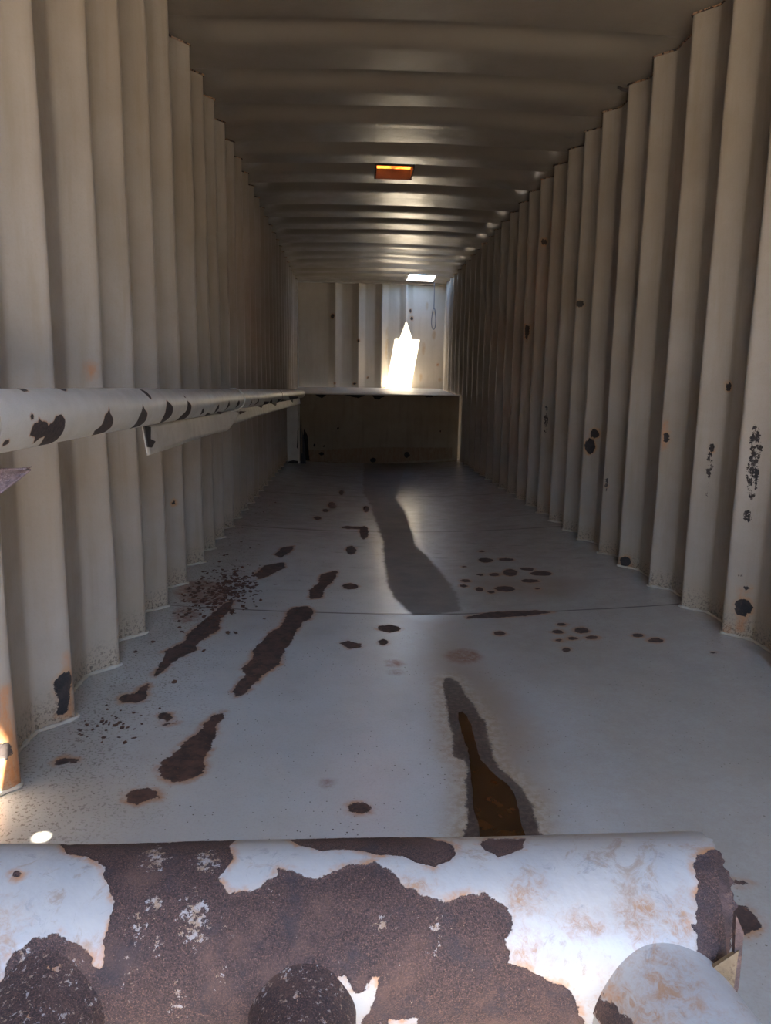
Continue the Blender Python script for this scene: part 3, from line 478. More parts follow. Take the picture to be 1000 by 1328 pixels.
def pipe_extra(n, col, rgh):
    t = n.math('ADD', n.att('tan'), n.math('MULTIPLY', n.math('SUBTRACT', n.noise(70, 5, .75), .5), .06))
    m = n.math('MULTIPLY', n.ramp(t, -.012, .014, 1, 0), n.ramp(n.noise(130, 5, .75, dist=1.2), .38, .62, .15, .95))
    col = n.mix(m, col, (.27, .15, .08))
    sc = n.ramp(n.noise(28, 7, .75, dist=1.5), .54, .66, 0, .7); col = n.mix(sc, col, (.23, .165, .115))
    g = n.ramp(n.noise(45, 6, .8, dist=.8), .56, .68, 0, .6); col = n.mix(g, col, (.16, .165, .175))
    return col, rgh
def make_pipe_mat(name, all_rust=False):
    n = NT(name)
    base = n.mix(n.ramp(n.noise(12, 4, .6), .35, .65), (.29, .29, .285), (.335, .325, .305))
    col, rgh = pipe_extra(n, base, .42)
    wob = n.math('ADD', n.math('MULTIPLY', n.math('SUBTRACT', n.noise(110, 5, .65), .5), .008), n.math('MULTIPLY', n.math('SUBTRACT', n.noise(420, 3, .6), .5), .0022))
    d = n.math('ADD', n.att('rust'), wob)
    # bleeding rim
    hm = n.math('MULTIPLY', n.ramp(d, 0, .006, 1, 0), n.ramp(n.noise(40, 4, .7), .45, .6, .1, .9)); col = n.mix(hm, col, (.33, .16, .07))
    rm = n.ramp(d, -.0003, .0003, 1, 0)
    gr = n.noise(650, 4, .75); gr2 = n.noise(1300, 2, .6)
    rc = n.mix(n.ramp(gr, .35, .62), (.016, .009, .009), (.066, .034, .029))
    rc = n.mix(n.ramp(gr2, .55, .72, 0, .7), rc, (.19, .10, .068))
    patch = n.noise(30, 5, .65)
    rc = n.mix(n.ramp(patch, .52, .68, 0, .7), rc, (.022, .018, .024)); 
    rc = n.mix(n.ramp(n.noise(22, 3, .6), .5, .7, 0, .5), rc, (.115, .062, .045))
    # remnants of paint left in the rust
    fl = n.math('ADD', n.noise(260, 5, .75), n.ramp(n.att('fleck'), -.012, .008, .10, -.14))
    fm = n.ramp(fl, .535, .56); fl2 = n.ramp(n.noise(300, 5, .8), .67, .69); fm = n.math('MAXIMUM', fm, fl2)
    rc = n.mix(fm, rc, n.mix(n.ramp(n.noise(150, 3, .6), .4, .6), (.30, .28, .27), (.26, .18, .12)))
    if all_rust: rm = n.ramp(n.math('ADD', n.noise(60, 5, .7), 0.0), .36, .38)
    col = n.mix(rm, col, rc); rgh = n.mix(rm, .42, .75)
    h = n.math('ADD', n.ramp(d, -.0008, .0002, 0, .5) if not all_rust else 0.0, n.math('MULTIPLY', n.math('MULTIPLY', gr, rm), .9))
    nor = n.bump(n.noise(35, 4, .6), .002, .6); nor = n.bump(h, .0011, 1.0, nor)
    return n.done(col, rgh, nor, 0, .5)
M_pipe = make_pipe_mat('blistered white paint over rust')
M_stub = make_pipe_mat('rusted pipe branch', True)
M_stub_white = M_pipe
def simple_rust(name, c0, c1, c2, k=1.0):
    n = NT(name); a = n.noise(40*k, 5, .7); b = n.noise(220*k, 4, .7)
    col = n.mix(n.ramp(a, .35, .65), c0, c1); col = n.mix(n.ramp(b, .52, .72), col, c2)
    return n.done(col, .8, n.bump(b, .001, 1.0))
M_rust = simple_rust('dark rust', (.03, .018, .016), (.08, .045, .038), (.15, .085, .06))
M_rustpale = simple_rust('pitted mauve rust', (.09, .065, .075), (.19, .135, .14), (.36, .30, .32), 2)
M_orange = simple_rust('orange rust', (.45, .13, .03), (.6, .22, .06), (.30, .10, .04))
M_flake = simple_rust('rust flakes', (.04, .022, .016), (.11, .05, .03), (.26, .10, .045))
M_tanp = simple_rust('ochre stained steel', (.13, .085, .04), (.19, .13, .07), (.07, .035, .015))
n = NT('puddle water'); M_water = n.done(n.mix(n.ramp(n.noise(14, 4, .6), .35, .7), (.030, .014, .006), (.075, .030, .010)), .06, n.bump(n.noise(7, 2, .5), .002, .15), 0, .5)
n = NT('amber plastic'); tr = n.t.nodes.new('ShaderNodeBsdfTranslucent'); tr.inputs[0].default_value = (.9, .36, .08, 1)
n.L(n.mix(n.ramp(n.noise(14, 4, .7), .45, .7), (.42, .18, .06), (.14, .05, .02)), tr.inputs[0]); n.t.links.new(tr.outputs[0], n.out.inputs[0]); M_amber = n.m
n = NT('ground concrete'); M_ground = n.done(n.mix(n.ramp(n.noise(3, 6, .6), .35, .65), (.20, .17, .13), (.25, .21, .165)), .9)
n = NT('wire'); M_wire = n.done((.14, .14, .15), .5, None, .6)

# ------------------------------------------------------------------ the setting
YF, YB = -.25, 11.8              # open front edge, end wall
def fsag(x): return -.045*np.clip(1-((x-1.17)/1.17)**2, 0, 1)
def steps(y0, y1, fn):
    a = [y0]
    while a[-1] < y1: a.append(min(y1, a[-1]+fn(a[-1])))
    return np.array(a)
ys = steps(YF, YB+.05, lambda y: .06 if y < .8 else min(.05, .0042*y**1.45+.001))
xs = np.linspace(-.085, W+.085, 290)
X, Y = np.meshgrid(xs, ys, indexing='ij')
Z = fsag(X)+.004*np.sin(Y*1.9+X)*np.clip((Y-3)/3, 0, 1)
for s_ in (3.13, 5.06, 6.74, 8.35): Z += .0025*np.exp(-((Y-s_)/.012)**2)
P = np.stack([X, Y, Z], -1)
fl = grid('floor', P, M_floor, attrs=dict(rust=sdf(X, Y, FLOOR_RUST), orange=sdf(X, Y, FLOOR_ORANGE), stain=sdf(X, Y, FLOOR_STAIN),
     faint=sdf(X, Y, FLOOR_FAINT), wetrim=sdf(X, Y, FLOOR_WETRIM)))
tag(fl, kind='structure')

TL = [2.017, 2.424, 2.761, 3.117, 3.499, 3.939, 4.283, 4.615, 4.986]
TR = [2.731, 3.092, 3.449, 3.866, 4.197, 4.595, 4.926, 5.274]
def tips(T):
    a = list(T)
    while a[0] > -1.6: a.insert(0, a[0]-.365)
    while a[-1] < 11.4: a.append(a[-1]+.365)
    return a
def profile(T):
    pts = [(YF, .08)]
    for t in T:
        # near slope, rounded rib tip, far slope
        pts += [(t-.105, .08), (t-.094, .0775), (t-.086, .070), (t-.018, .0055), (t-.010, .0008), (t-.003, .0), (t+.004, .0018), (t+.010, .008), (t+.075, .073), (t+.083, .0785), (t+.094, .08)]
    pts += [(YB+.02, .08)]
    pts = [p for i, p in enumerate(pts) if i == 0 or p[0] > pts[i-1][0]]
    out = []
    for (a, b), (c, d) in zip(pts[:-1], pts[1:]):
        L = math.hypot(c-a, d-b); st = .014 if a < 5 else .03; k = max(1, int(L/st))
        out += [(a+(c-a)*i/k, b+(d-b)*i/k) for i in range(k)]
    out.append(pts[-1]); return out
def wall(name, T, side, rust, orange, speck):
    pr = np.array(profile(T)); zs = np.linspace(-.01, H+.03, 170)
    Yg, Zg = np.meshgrid(pr[:, 0], zs, indexing='ij'); D = np.repeat(pr[:, 1][:, None], len(zs), 1)
    # light dents so the sheet is not perfectly straight
    dent = np.array([[mnoise.noise(Vector((y*2.2, z*1.6, side*7))) for z in zs] for y in pr[:, 0]])*.006
    Xg = (-D+dent) if side == 0 else (W+D+dent)
    Pg = np.stack([Xg, Yg, Zg], -1)
    o = grid(name, Pg, M_wall, flip=(side == 1), attrs=dict(rust=sdf(Yg, Zg, rust), orange=sdf(Yg, Zg, orange), speck=sdf(Yg, Zg, speck) if speck else np.full(Yg.shape, .3)))
    tag(o, kind='structure')
    path = [((-d+.004) if side == 0 else (W+d-.004), y, .004) for y, d in pr[::1] if y > .3]
    b = tube('trim_%d' % (side+1), path, [.006+.002*math.sin(i*1.7) for i in range(len(path))], M_bead, None, 6); tag(b, kind='structure')
    path = [((-d+.004) if side == 0 else (W+d-.004), y, H-.002) for y, d in pr[::1] if y > .3]
    b = tube('trim_%d' % (side+3), path, .005, M_wall, None, 6); tag(b, kind='structure')
wall('wall_left', tips(TL), 0, WALL_L_RUST, WALL_L_ORANGE, None)
wall('wall_right', tips(TR), 1, WALL_R_RUST, WALL_R_ORANGE, WALL_R_SPECK)

# ceiling: pressed cross ribs, with the holes cut out
lips = [-1.7, -1.2, -.75, -.3, .15, .7, 1.2, 1.9, 2.45, 2.95, 3.653, 4.199, 4.678, 5.337, 5.82, 6.34, 7.06, 7.56, 8.07, 8.81, 9.38, 9.86, 10.55, 11.02]
seams = [1.55, 3.3, 5.05, 6.80, 8.45, 10.2]
HX0, HX1, HY0, HY1 = 1.71, 2.12, 11.12, 11.585
def rise(y):
    r = 0.0
    for l in lips:
        if 0 <= y-l: 
            d = y-l
            if d < .004: r = max(r, .05*d/.004)
            elif d < .11: r = max(r, .05)
            elif d < .30: 
                s = (d-.11)/.19; r = max(r, .05*(1-s*s*(3-2*s)))
    for s_ in seams:
        if 0 <= y-s_ < .2: r = max(r, .006*(1-(y-s_)/.2))
    return r
cy = set(np.round(np.linspace(YF, YB+.05, 330), 4))
for l in lips: cy |= {round(l+d, 4) for d in (-.006, -.001, .001, .004, .02, .11)}
for l in seams: cy |= {l-.001, l+.001}
tears = [(.35, .435, .62, .84), (.575, .592, .640, .655)]
SK = (1.015, 1.295, 5.92, 6.175)
for a in tears+[SK]: cy |= {a[2], a[3]}
cy |= {HY0, HY1}
cy = np.array(sorted(cy)); cy = cy[np.r_[True, np.diff(cy) > .0005]]
cx = set(np.round(np.linspace(-.085, W+.085, 60), 4))
for a in tears+[SK]: cx |= {a[0], a[1]}
cx |= {HX0, HX1}; cx = np.array(sorted(cx)); cx = cx[np.r_[True, np.diff(cx) > .0005]]
def crown(x): return .026*np.sin(np.pi*np.clip(x/W, 0, 1))
Rr = np.array([rise(y) for y in cy]); Xc, Yc = np.meshgrid(cx, cy, indexing='ij')
taper = np.clip(np.minimum(Xc, W-Xc)/.16, 0, 1); taper = taper*taper*(3-2*taper)
dent = np.array([[mnoise.noise(Vector((x*1.3, y*1.1, 3.3))) for y in cy] for x in cx])*.008*taper
Zc = H+crown(Xc)+Rr[None, :]*taper+dent
mx = (Xc[:-1, :-1]+Xc[1:, 1:])/2; my = (Yc[:-1, :-1]+Yc[1:, 1:])/2; keep = np.ones(mx.shape, bool)
for a in tears+[SK, (HX0, HX1, HY0, HY1)]: keep &= ~((mx > a[0]) & (mx < a[1]) & (my > a[2]) & (my < a[3]))
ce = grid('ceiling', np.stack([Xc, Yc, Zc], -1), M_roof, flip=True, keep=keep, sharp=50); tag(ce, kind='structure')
# end wall with vertical ribs
tipx = [.60, .972, 1.343, 1.735]
px = [(-.09, .08), (-.01, .08)]
for t in tipx: px += [(t-.115, .08), (t-.10, .076), (t-.012, .004), (t, 0), (t+.01, .006), (t+.10, .076), (t+.115, .08)]
px += [(W+.09, .08)]
px = np.array(px); zs = np.linspace(.85, H+.1, 120)
fx = []
for (a, b), (c, d) in zip(px[:-1], px[1:]):
    k = max(1, int(math.hypot(c-a, d-b)/.02)); fx += [(a+(c-a)*i/k, b+(d-b)*i/k) for i in range(k)]
fx.append(tuple(px[-1])); fx = np.array(fx)
Xb, Zb = np.meshgrid(fx[:, 0], zs, indexing='ij'); Yb = YB-.03+np.repeat(fx[:, 1][:, None], len(zs), 1)
o = grid('wall_back', np.stack([Xb, Yb, Zb], -1), M_back, flip=False, attrs=dict(rust=sdf(Xb, Zb, BACK_RUST), orange=sdf(Xb, Zb, BACK_ORANGE))); tag(o, kind='structure')
for i, (lo, hi) in enumerate([((-.10, YB-.16, .8), (.005, YB+.06, H+.06)), ((W-.005+.03, YB-.16, .8), (W+.10, YB+.06, H+.06)), ((-.1, YB-.045, H-.012), (W+.1, YB+.06, H+.1))]):
    tag(box('trim_%d' % (7+i), lo, hi, M_plain), kind='structure')

# the ground outside
g = 60
gx = np.linspace(-g, g, 9); GX, GY = np.meshgrid(gx, gx, indexing='ij')
o = grid('ground', np.stack([GX, GY, np.full(GX.shape, -.22)], -1), M_ground); tag(o, kind='structure')

# added wall, unseen behind the camera: blocks low sky light from the open end
n = NT('added light blocker'); M_blocker = n.done(n.mix(n.ramp(n.noise(2, 5, .6), .35, .65), (.16, .13, .10), (.21, .17, .13)), .9)
o = box('wall_blocker', (-16, -8.3, -.22), (18, -8.0, 3.5), M_blocker, None, .02); tag(o, kind='structure')

# ------------------------------------------------------------------ raised steel ledge across the far end
led = tag(empty('steel_ledge', (1.16, 9.84, -.03)), 'raised tan steel ledge across the far end with a black flaking front lip', 'ledge')
Li = Vector((-1.16, -9.84, .03))
lx = np.linspace(.010, W-.006, 220); lz = np.linspace(-.06, .902, 90); LX, LZ = np.meshgrid(lx, lz, indexing='ij')
LY = 9.84+.004*np.sin(LX*5)*np.sin(LZ*4)
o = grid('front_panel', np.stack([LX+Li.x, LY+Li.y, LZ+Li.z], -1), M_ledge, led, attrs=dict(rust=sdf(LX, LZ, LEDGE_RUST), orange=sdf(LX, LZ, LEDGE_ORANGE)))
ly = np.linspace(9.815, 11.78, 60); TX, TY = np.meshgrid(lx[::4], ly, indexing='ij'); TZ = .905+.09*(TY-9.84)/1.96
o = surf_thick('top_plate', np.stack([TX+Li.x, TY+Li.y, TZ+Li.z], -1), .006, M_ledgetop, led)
o = tube('lip', [(x+Li.x, 9.812+Li.y, .902+Li.z) for x in np.linspace(.003, W-.003, 30)], .0075, M_ledgetop, led, 8)
o = tube('bottom_bead', [(x+Li.x, 9.835+Li.y, float(fsag(x))+.006+Li.z) for x in np.linspace(.15, W+.05, 60)], [.007+.003*math.sin(i*2.1) for i in range(60)], M_ledge, led, 6)
attr(o.data, 'rust', [.01]*len(o.data.vertices)); attr(o.data, 'orange', [-.01]*len(o.data.vertices))

# ------------------------------------------------------------------ pipe rail along the left wall
RX, RZ, RR = .1805, .902, .0557
rail = tag(empty('pipe_rail', (RX, 1.30, 0)), 'long white painted steel pipe rail along the left wall with dark flaked bands', 'rail')
def rl(p): return (p[0]-RX, p[1]-1.30, p[2])
ph = np.linspace(-math.pi, math.pi, 97)[:-1]; yr = steps(1.19, 9.60, lambda y: .0045*y**1.1)
PH, YR = np.meshgrid(ph, yr, indexing='ij')
wv = .0012*np.sin(YR*3.1+PH)
o = grid('pipe', np.stack([(RR+wv)*np.cos(PH), YR-1.30, RZ+(RR+wv)*np.sin(PH)], -1), M_rail, rail, closed=True, flip=True, attrs=dict(rust=sdf(PH*RR, YR, RAIL_RUST)))
# domed near end
pts = []
cap = bmesh.new(); bmesh.ops.create_uvsphere(cap, u_segments=32, v_segments=16, radius=RR)
bmesh.ops.delete(cap, geom=[v for v in cap.verts if v.co.z > .001], context='VERTS')
for v in cap.verts: v.co = Vector((v.co.x, -.11+v.co.z*.5, RZ+v.co.y))
bmesh.ops.recalc_face_normals(cap, faces=cap.faces)
me = bpy.data.meshes.new('end_cap'); cap.to_mesh(me); cap.free(); o = link('end_cap', me, M_plain, rail)
o = tube('end_plug', [rl((RX, 9.585, RZ)), rl((RX, 9.62, RZ))], [RR-.001, RR-.012], M_plain, rail, 32)
for yy in (6.25, 3.95): 
    a = np.linspace(0, 2*math.pi, 33)
    o = tube('weld_ring', [rl((RX+(RR+.001)*math.cos(t), yy, RZ+(RR+.001)*math.sin(t))) for t in a], .0045, M_rail, rail, 6); attr(o.data, 'rust', [.1]*len(o.data.vertices))
# hanging strip under the pipe, torn in two
def strip(name, y0, y1, x, ztop, zbot, tip0=0, tip1=0, bend=0):
    yy = np.linspace(y0, y1, 50); t = np.linspace(0, 1, 8); A, T = np.meshgrid(yy, t, indexing='ij')
    zb = zbot+(tip1)*np.clip((A-(y1-.22))/.22, 0, 1)**1.3; zz = ztop+(zb-ztop)*T
    xx = x+bend*np.clip((A-(y1-.55))/.55, 0, 1)**2+.004*np.sin(A*6)+.012*T
    o = surf_thick(name, np.stack([xx-RX, A-1.30, zz], -1), .005, M_plain, rail); return o
strip('strip', 2.13, 3.62, .195, .852, .765, tip1=.075, bend=.05)
strip('strip', 3.45, 9.50, .165, .855, .772)
tag(plate('torn_edge', [rl(p) for p in [(.203, 2.125, .852), (.205, 2.19, .845), (.207, 2.175, .81), (.209, 2.22, .80), (.211, 2.17, .785), (.212, 2.125, .79)]], .004, M_black, rail), 'black torn strip edge')
plate('torn_edge', [rl(p) for p in [(.235, 3.60, .835), (.25, 3.72, .848), (.262, 3.83, .843), (.25, 3.70, .832)]], .004, M_rust, rail)
plate('torn_edge', [rl(p) for p in [(.19, 3.0, .853), (.21, 3.2, .862), (.225, 3.35, .85), (.20, 3.30, .84)]], .004, M_rust, rail)
for a, b, c in ((5.9, 6.5, .815), (4.95, 5.4, .825), (7.9, 8.4, .81)): plate('torn_edge', [rl(p) for p in [(.171, a, .85), (.171, b, .85), (.175, (a+b)/2+.1, c)]], .003, M_black, rail)
# far post
box('post', rl((.005, 9.50, -.01)), rl((.155, 9.56, .79)), M_plain, rail)
tube('post_flange', [rl((.158, 9.49, -.02)), rl((.160, 9.49, .35)), rl((.158, 9.49, .77))], [.010, .012, .013], M_bead, rail, 10)
plate('burnt_gap', [rl(p) for p in [(.175, 9.52, -.03), (.25, 9.52, -.03), (.235, 9.53, .2), (.20, 9.53, .45), (.185, 9.53, .62), (.172, 9.53, .4)]], .01, M_black, rail)
plate('orange_rod', [rl(p) for p in [(.195, 9.50, .12), (.203, 9.50, .12), (.202, 9.50, .58), (.196, 9.50, .58)]], .006, M_tanp, rail)
plate('torn_edge', [rl(p) for p in [(.13, 9.49, .2), (.15, 9.49, .17), (.152, 9.49, .45), (.14, 9.49, .42), (.137, 9.49, .3)]], .003, M_black, rail)
plate('torn_edge', [rl(p) for p in [(.01, 9.492, -.03), (.15, 9.492, -.03), (.145, 9.492, .02), (.08, 9.492, .03), (.02, 9.492, .015)]], .003, M_black, rail)

# torn rusty bracket at the near end of the rail
tb = tag(empty('torn_bracket', (.13, 1.33, .78)), 'torn curled rusty bracket hanging below the near end of the pipe rail', 'bracket')
u = np.linspace(0, 1, 40); v = np.linspace(0, 1, 30); U, V = np.meshgrid(u, v, indexing='ij')
# swept sheet: broad at the left, drawn out into a point to the right
top = .818-.010*U+.004*U**3; bot = .698+.110*U**1.15*1.0+.0*U
yy = 1.33+.02*np.sin(V*2.2)+.01*U; xx = .06+.143*U-.010*np.sin(V*math.pi)*(1-U)
zz = top+(np.minimum(bot, top-.0015)-top)*V
yy = yy-.035*V*(1-U)
surf_thick('blade', np.stack([xx-.13, yy-1.33, zz-.78], -1), .004, M_rustpale, tb)
tube('spike', [(p[0]-.13, p[1]-1.33, p[2]-.78) for p in [(.195, 1.345, .8115), (.203, 1.345, .813), (.212, 1.345, .816)]], [.0025, .002, .0008], M_rust, tb, 6)
plate('gusset', [(p[0]-.13, p[1]-1.33, p[2]-.78) for p in [(.05, 1.34, .82), (.128, 1.34, .815), (.122, 1.34, .84), (.11, 1.34, .86), (.05, 1.34, .86)]], .006, M_rustpale, tb)

# ------------------------------------------------------------------ foreground pipe frame
PY, PZ, PR = .446, .586, .062
fr = tag(empty('crossbar_frame', (.70, PY, PZ)), 'thick blistered white pipe crossbar with large rust patches in the foreground', 'pipe frame')
def fl_(p): return (p[0]-.70, p[1]-PY, p[2]-PZ)
arc = np.concatenate([np.arange(-.15, -.03, .012), np.arange(-.03, .14, .0014), np.arange(.14, 2*math.pi*PR-.15, .008)])
xa = np.concatenate([np.arange(0.0, .50, .02), np.arange(.50, 1.0601, .002)])
A, XX = np.meshgrid(arc, xa, indexing='ij'); PHI = A/PR
# right end is cut unevenly
def cutx(p): return np.interp(p, [-.6, -.17, .55, .86, 1.1, 1.86, 2.3, 3.1, 5.2], [1.036, 1.038, 1.041, 1.049, 1.053, 1.057, 1.057, 1.045, 1.036])
cut = cutx(PHI)+.0012*np.sin(PHI*23)+.001*np.sin(PHI*51+1)
t = np.clip((XX-.98)/(1.06-.98), 0, 1); XE = XX+t**1.5*(cut-1.06)
dr = np.array([[mnoise.noise(Vector((x*9, p*1.2, 0))) for x in xa] for p in PHI[:, 0]])*.0022
rs = sdf(A, XX, PIPE_RUST, PIPE_HOLES); dr -= .0008*np.clip(-rs/.002, 0, 1)
def swell(xc, pc, wx, wp, h): return h*np.exp(-((XX-xc)/wx)**2-((PHI-pc)/wp)**2)
# raised weld collars where the branches leave
dr = dr+swell(.99, .42, .05, .35, .006)+swell(.755, .35, .040, .3, .003)
R_ = PR+dr
o = grid('crossbar', np.stack([XE-.70, -R_*np.cos(PHI), R_*np.sin(PHI)], -1), M_pipe, fr, closed=True, flip=True,
         attrs=dict(rust=rs, fleck=sdf(A, XX, PIPE_FLECK), tan=sdf(A, XX, PIPE_TAN)))
# torn rim closing the end
ec = bmesh.new(); rim = []
aa = np.linspace(0, 2*math.pi, 65)[:-1]
R0 = [ec.verts.new((float(cutx(p if p < 5.4 else p-2*math.pi))-.002-.70, -PR*.995*math.cos(p), PR*.995*math.sin(p))) for p in aa]
R1 = [ec.verts.new((1.02-.70, -PR*.9*math.cos(p), PR*.93*math.sin(p))) for p in aa]
for i in range(64): ec.faces.new((R0[i], R0[(i+1) % 64], R1[(i+1) % 64], R1[i]))
ec.faces.new(R1); bmesh.ops.recalc_face_normals(ec, faces=ec.faces)
me = bpy.data.meshes.new('end_plate'); ec.to_mesh(me); ec.free(); link('end_plate', me, M_rust, fr, False)

def branch(name, c0, c1, r0, r1, mat, rust, tan, bend=None, flare=1.0, fleck=0.0):
    """pipe branch leaving the crossbar towards the camera and the ground"""
    c0, c1 = Vector(c0), Vector(c1); ax = (c1-c0); L = ax.length; ax.normalize()
    nx = Vector((1, 0, 0)); nx = (nx-ax*nx.dot(ax)).normalized(); ny = ax.cross(nx)
    tt = np.linspace(0, 1, 120); pp = np.linspace(-math.pi, math.pi, 121)[:-1]
    T, Q = np.meshgrid(tt, pp, indexing='ij'); P = np.zeros(T.shape+(3,)); Rn = np.zeros(T.shape)
    for i, t in enumerate(tt):
        c = c0.lerp(c1, t)+Vector(bend or (0, 0, 0))*(t*t)
        fla = flare*r0*.9*math.exp(-(max(0, t*L-.036)/.012))
        for j, q in enumerate(pp):
            nn = mnoise.noise(Vector((q*1.3, t*5, r0*100)))*.0015
            r = r0+(r1-r0)*t+nn+fla*0.35; P[i, j] = c+(nx*math.cos(q)+ny*math.sin(q))*r
    P -= np.array((.70, PY, PZ))
    at = dict(rust=np.full(T.shape, rust), fleck=np.full(T.shape, fleck), tan=np.full(T.shape, tan))
    return T, Q, P, at
def add_branch(name, *a, spots=None, **k):
    T, Q, P, at = branch(name, *a, **k)
    if spots:
        for (t0, q0, rt_, rq, kind) in spots:
            d = (np.sqrt(((T-t0)/rt_)**2+((Q-q0)/rq)**2)-1)*.008
            at[kind] = np.minimum(at[kind], d)
    PT = np.transpose(P, (1, 0, 2)); at = {k2: v.T for k2, v in at.items()}
    mat = a[4]
    return grid(name, PT, mat, fr, closed=True, attrs=at)
xR, xM, xL = .990, .766, .612
add_branch('branch', (xR-.006, PY, PZ-.004), (xR+.045, PY-.26, PZ-.03), .043, .045, M_stub_white, .05, .03, flare=.8, fleck=.01,
           spots=[(.30, 2.9, .10, .30, 'rust'), (.36, 2.6, .16, .6, 'tan'), (.30, 1.9, .06, .3, 'tan')])
add_branch('branch', (xM, PY, PZ), (xM+.004, PY-.26, PZ-.02), .0315, .034, M_stub, -.05, .03)
add_branch('branch', (xL, PY, PZ), (xL-.01, PY-.26, PZ-.02), .036, .036, M_stub, -.05, .03)
# peeled tabs
plate('stained_gusset', [fl_(p) for p in [(1.018, .381, .607), (1.037, .379, .624), (1.0345, .376, .597), (1.033, .374, .565), (1.026, .374, .575)]], .003, M_tanp, fr)
plate('torn_flap', [fl_(p) for p in [(1.036, .384, .645), (1.041, .382, .634), (1.0385, .377, .602), (1.036, .376, .590), (1.0345, .378, .612)]], .003, M_rust, fr)
# crossbar supports outside the view so that the bar rests on something real
tube('upright', [fl_((.07, PY, PZ)), fl_((.07, PY, .0))], .04, M_plain, fr, 24)

# ------------------------------------------------------------------ water, flakes, cable, amber panel, hatch frame
pc = np.array(PUDDLE)
bm = bmesh.new(); vs = []
P2 = []
for i in range(len(pc)):
    a, b = pc[i], pc[(i+1) % len(pc)]
    for k in range(3):
        q = a+(b-a)*k/3; w = .004*mnoise.noise(Vector((q[0]*90, q[1]*60, 1))); P2.append((q[0]+w, q[1]))
cx_, cy_ = 1.16, 1.5
zw = float(fsag(1.16))+.0022
vs = [bm.verts.new((x-cx_, y-cy_, 0)) for x, y in P2]; f = bm.faces.new(vs)
r = bmesh.ops.extrude_face_region(bm, geom=[f])
for v in r['geom']:
    if isinstance(v, bmesh.types.BMVert): v.co.z -= .0035
bmesh.ops.triangulate(bm, faces=bm.faces[:]); bmesh.ops.recalc_face_normals(bm, faces=bm.faces)
me = bpy.data.meshes.new('puddle'); bm.to_mesh(me); bm.free()
o = link('puddle', me, M_water, None, False); o.location = (cx_, cy_, zw); tag(o, 'long narrow puddle of rusty brown water on the floor behind the crossbar', 'puddle')

# loose rust flakes: too many and too small to count
bm = bmesh.new()
def flake(x, y, s, z0):
    k = random.randint(4, 6); a0 = random.random()*6.28; tx, ty = random.uniform(-.25, .25), random.uniform(-.25, .25); vs = []
    for i in range(k):
        a = a0+2*math.pi*i/k; rr = s*random.uniform(.6, 1.2); dx, dy = rr*math.cos(a), rr*math.sin(a)*1.3
        vs.append(bm.verts.new((x+dx, y+dy, z0+.001+s*.2+dx*tx+dy*ty)))
    f = bm.faces.new(vs); r = bmesh.ops.extrude_face_region(bm, geom=[f])
    for v in r['geom']:
        if isinstance(v, bmesh.types.BMVert): v.co.z -= .0012
for i in range(520):
    x = random.gauss(.20, .085); y = random.gauss(3.42, .22)
    if x > .02: flake(x, y, random.uniform(.004, .014), float(fsag(x)))
for i in range(90):
    x = abs(random.gauss(.06, .10))+.01; y = random.uniform(2.3, 6.5); flake(x, y, random.uniform(.003, .011), float(fsag(x)))
for i in range(45):
    x = random.gauss(.10, .05); y = random.gauss(1.98, .05)
    if x > .03: flake(x, y, random.uniform(.003, .008), float(fsag(x)))
bmesh.ops.recalc_face_normals(bm, faces=bm.faces)
me = bpy.data.meshes.new('rust_flakes'); bm.to_mesh(me); bm.free(); o = link('rust_flakes', me, M_flake, None, False)
tag(o, 'loose brown rust flakes scattered on the floor along the left wall ribs', 'rust flakes', kind='stuff')

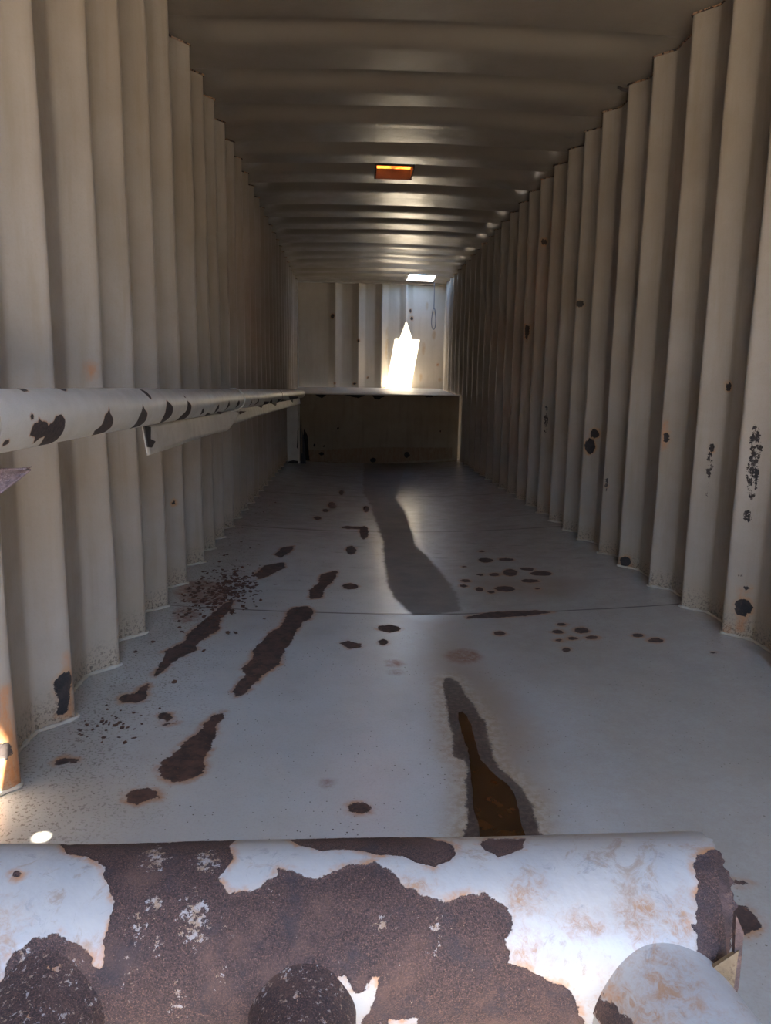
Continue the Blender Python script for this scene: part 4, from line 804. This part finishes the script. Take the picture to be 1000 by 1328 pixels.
# wire loop hanging at the hatch
pth = [(2.150, 11.60, H+.03), (2.150, 11.59, 2.45), (2.151, 11.59, 2.28)]
n_ = 24
for i in range(n_+1):
    a = math.pi*(.5)-2*math.pi*i/n_
    s_ = math.sin(a)
    pth.append((2.151+.042*math.cos(a)*(1-.45*(s_+1)/2), 11.59, 2.085+.165*s_))
o = tube('wire_loop', [(q[0]-2.15, q[1]-11.6, q[2]-H) for q in pth], .0065, M_wire, None, 8); o.location = (2.15, 11.6, H)
tag(o, 'thin grey wire with a loop at its end hanging from the ceiling hatch', 'wire')

# hatch frame standing on the roof round the opening
hf = tag(empty('hatch_frame', ((HX0+HX1)/2, (HY0+HY1)/2, H+.04)), 'steel frame round the bright open roof hatch near the end wall', 'hatch')
hx, hy = (HX1-HX0)/2, (HY1-HY0)/2
for lo, hi in (((-hx-.03, -hy-.03, -.006), (-hx, hy+.05, .03)), ((hx, -hy-.03, -.006), (hx+.03, hy+.05, .03)), ((-hx, -hy-.03, .0), (hx, -hy, .03))):
    box('frame_bar', lo, hi, M_plain, hf, .002)

# amber translucent panel set in the roof with its rusty frame
ap = tag(empty('ceiling_panel', ((SK[0]+SK[1])/2, (SK[2]+SK[3])/2, H+.05)), 'small glowing orange rectangular panel in a dark rusty frame in the ceiling', 'ceiling panel')
sx, sy = (SK[1]-SK[0])/2, (SK[3]-SK[2])/2
box('amber_sheet', (-sx-.02, -sy-.02, .045), (sx+.02, sy+.02, .048), M_amber, ap, 0)
for lo, hi in (((-sx-.012, -sy, -.03), (-sx, sy, .055)), ((sx, -sy, -.03), (sx+.012, sy, .055)), ((-sx-.012, sy, -.035), (sx+.012, sy+.012, .055)), ((-sx-.012, -sy-.012, -.01), (sx+.012, -sy, .055))):
    box('frame_side', lo, hi, M_black, ap, 0)

# torn black scrap in the upper right corner
plate('torn_scrap', [(2.27, 4.20, H-.006), (2.31, 4.215, H-.012), (2.345, 4.21, H-.014), (2.352, 4.22, H-.06), (2.335, 4.22, H-.03), (2.30, 4.225, H-.022), (2.275, 4.215, H-.014)], .004, M_black)
tag(bpy.data.objects['torn_scrap'], 'small torn black scrap hanging where the ceiling meets the right wall', 'scrap')
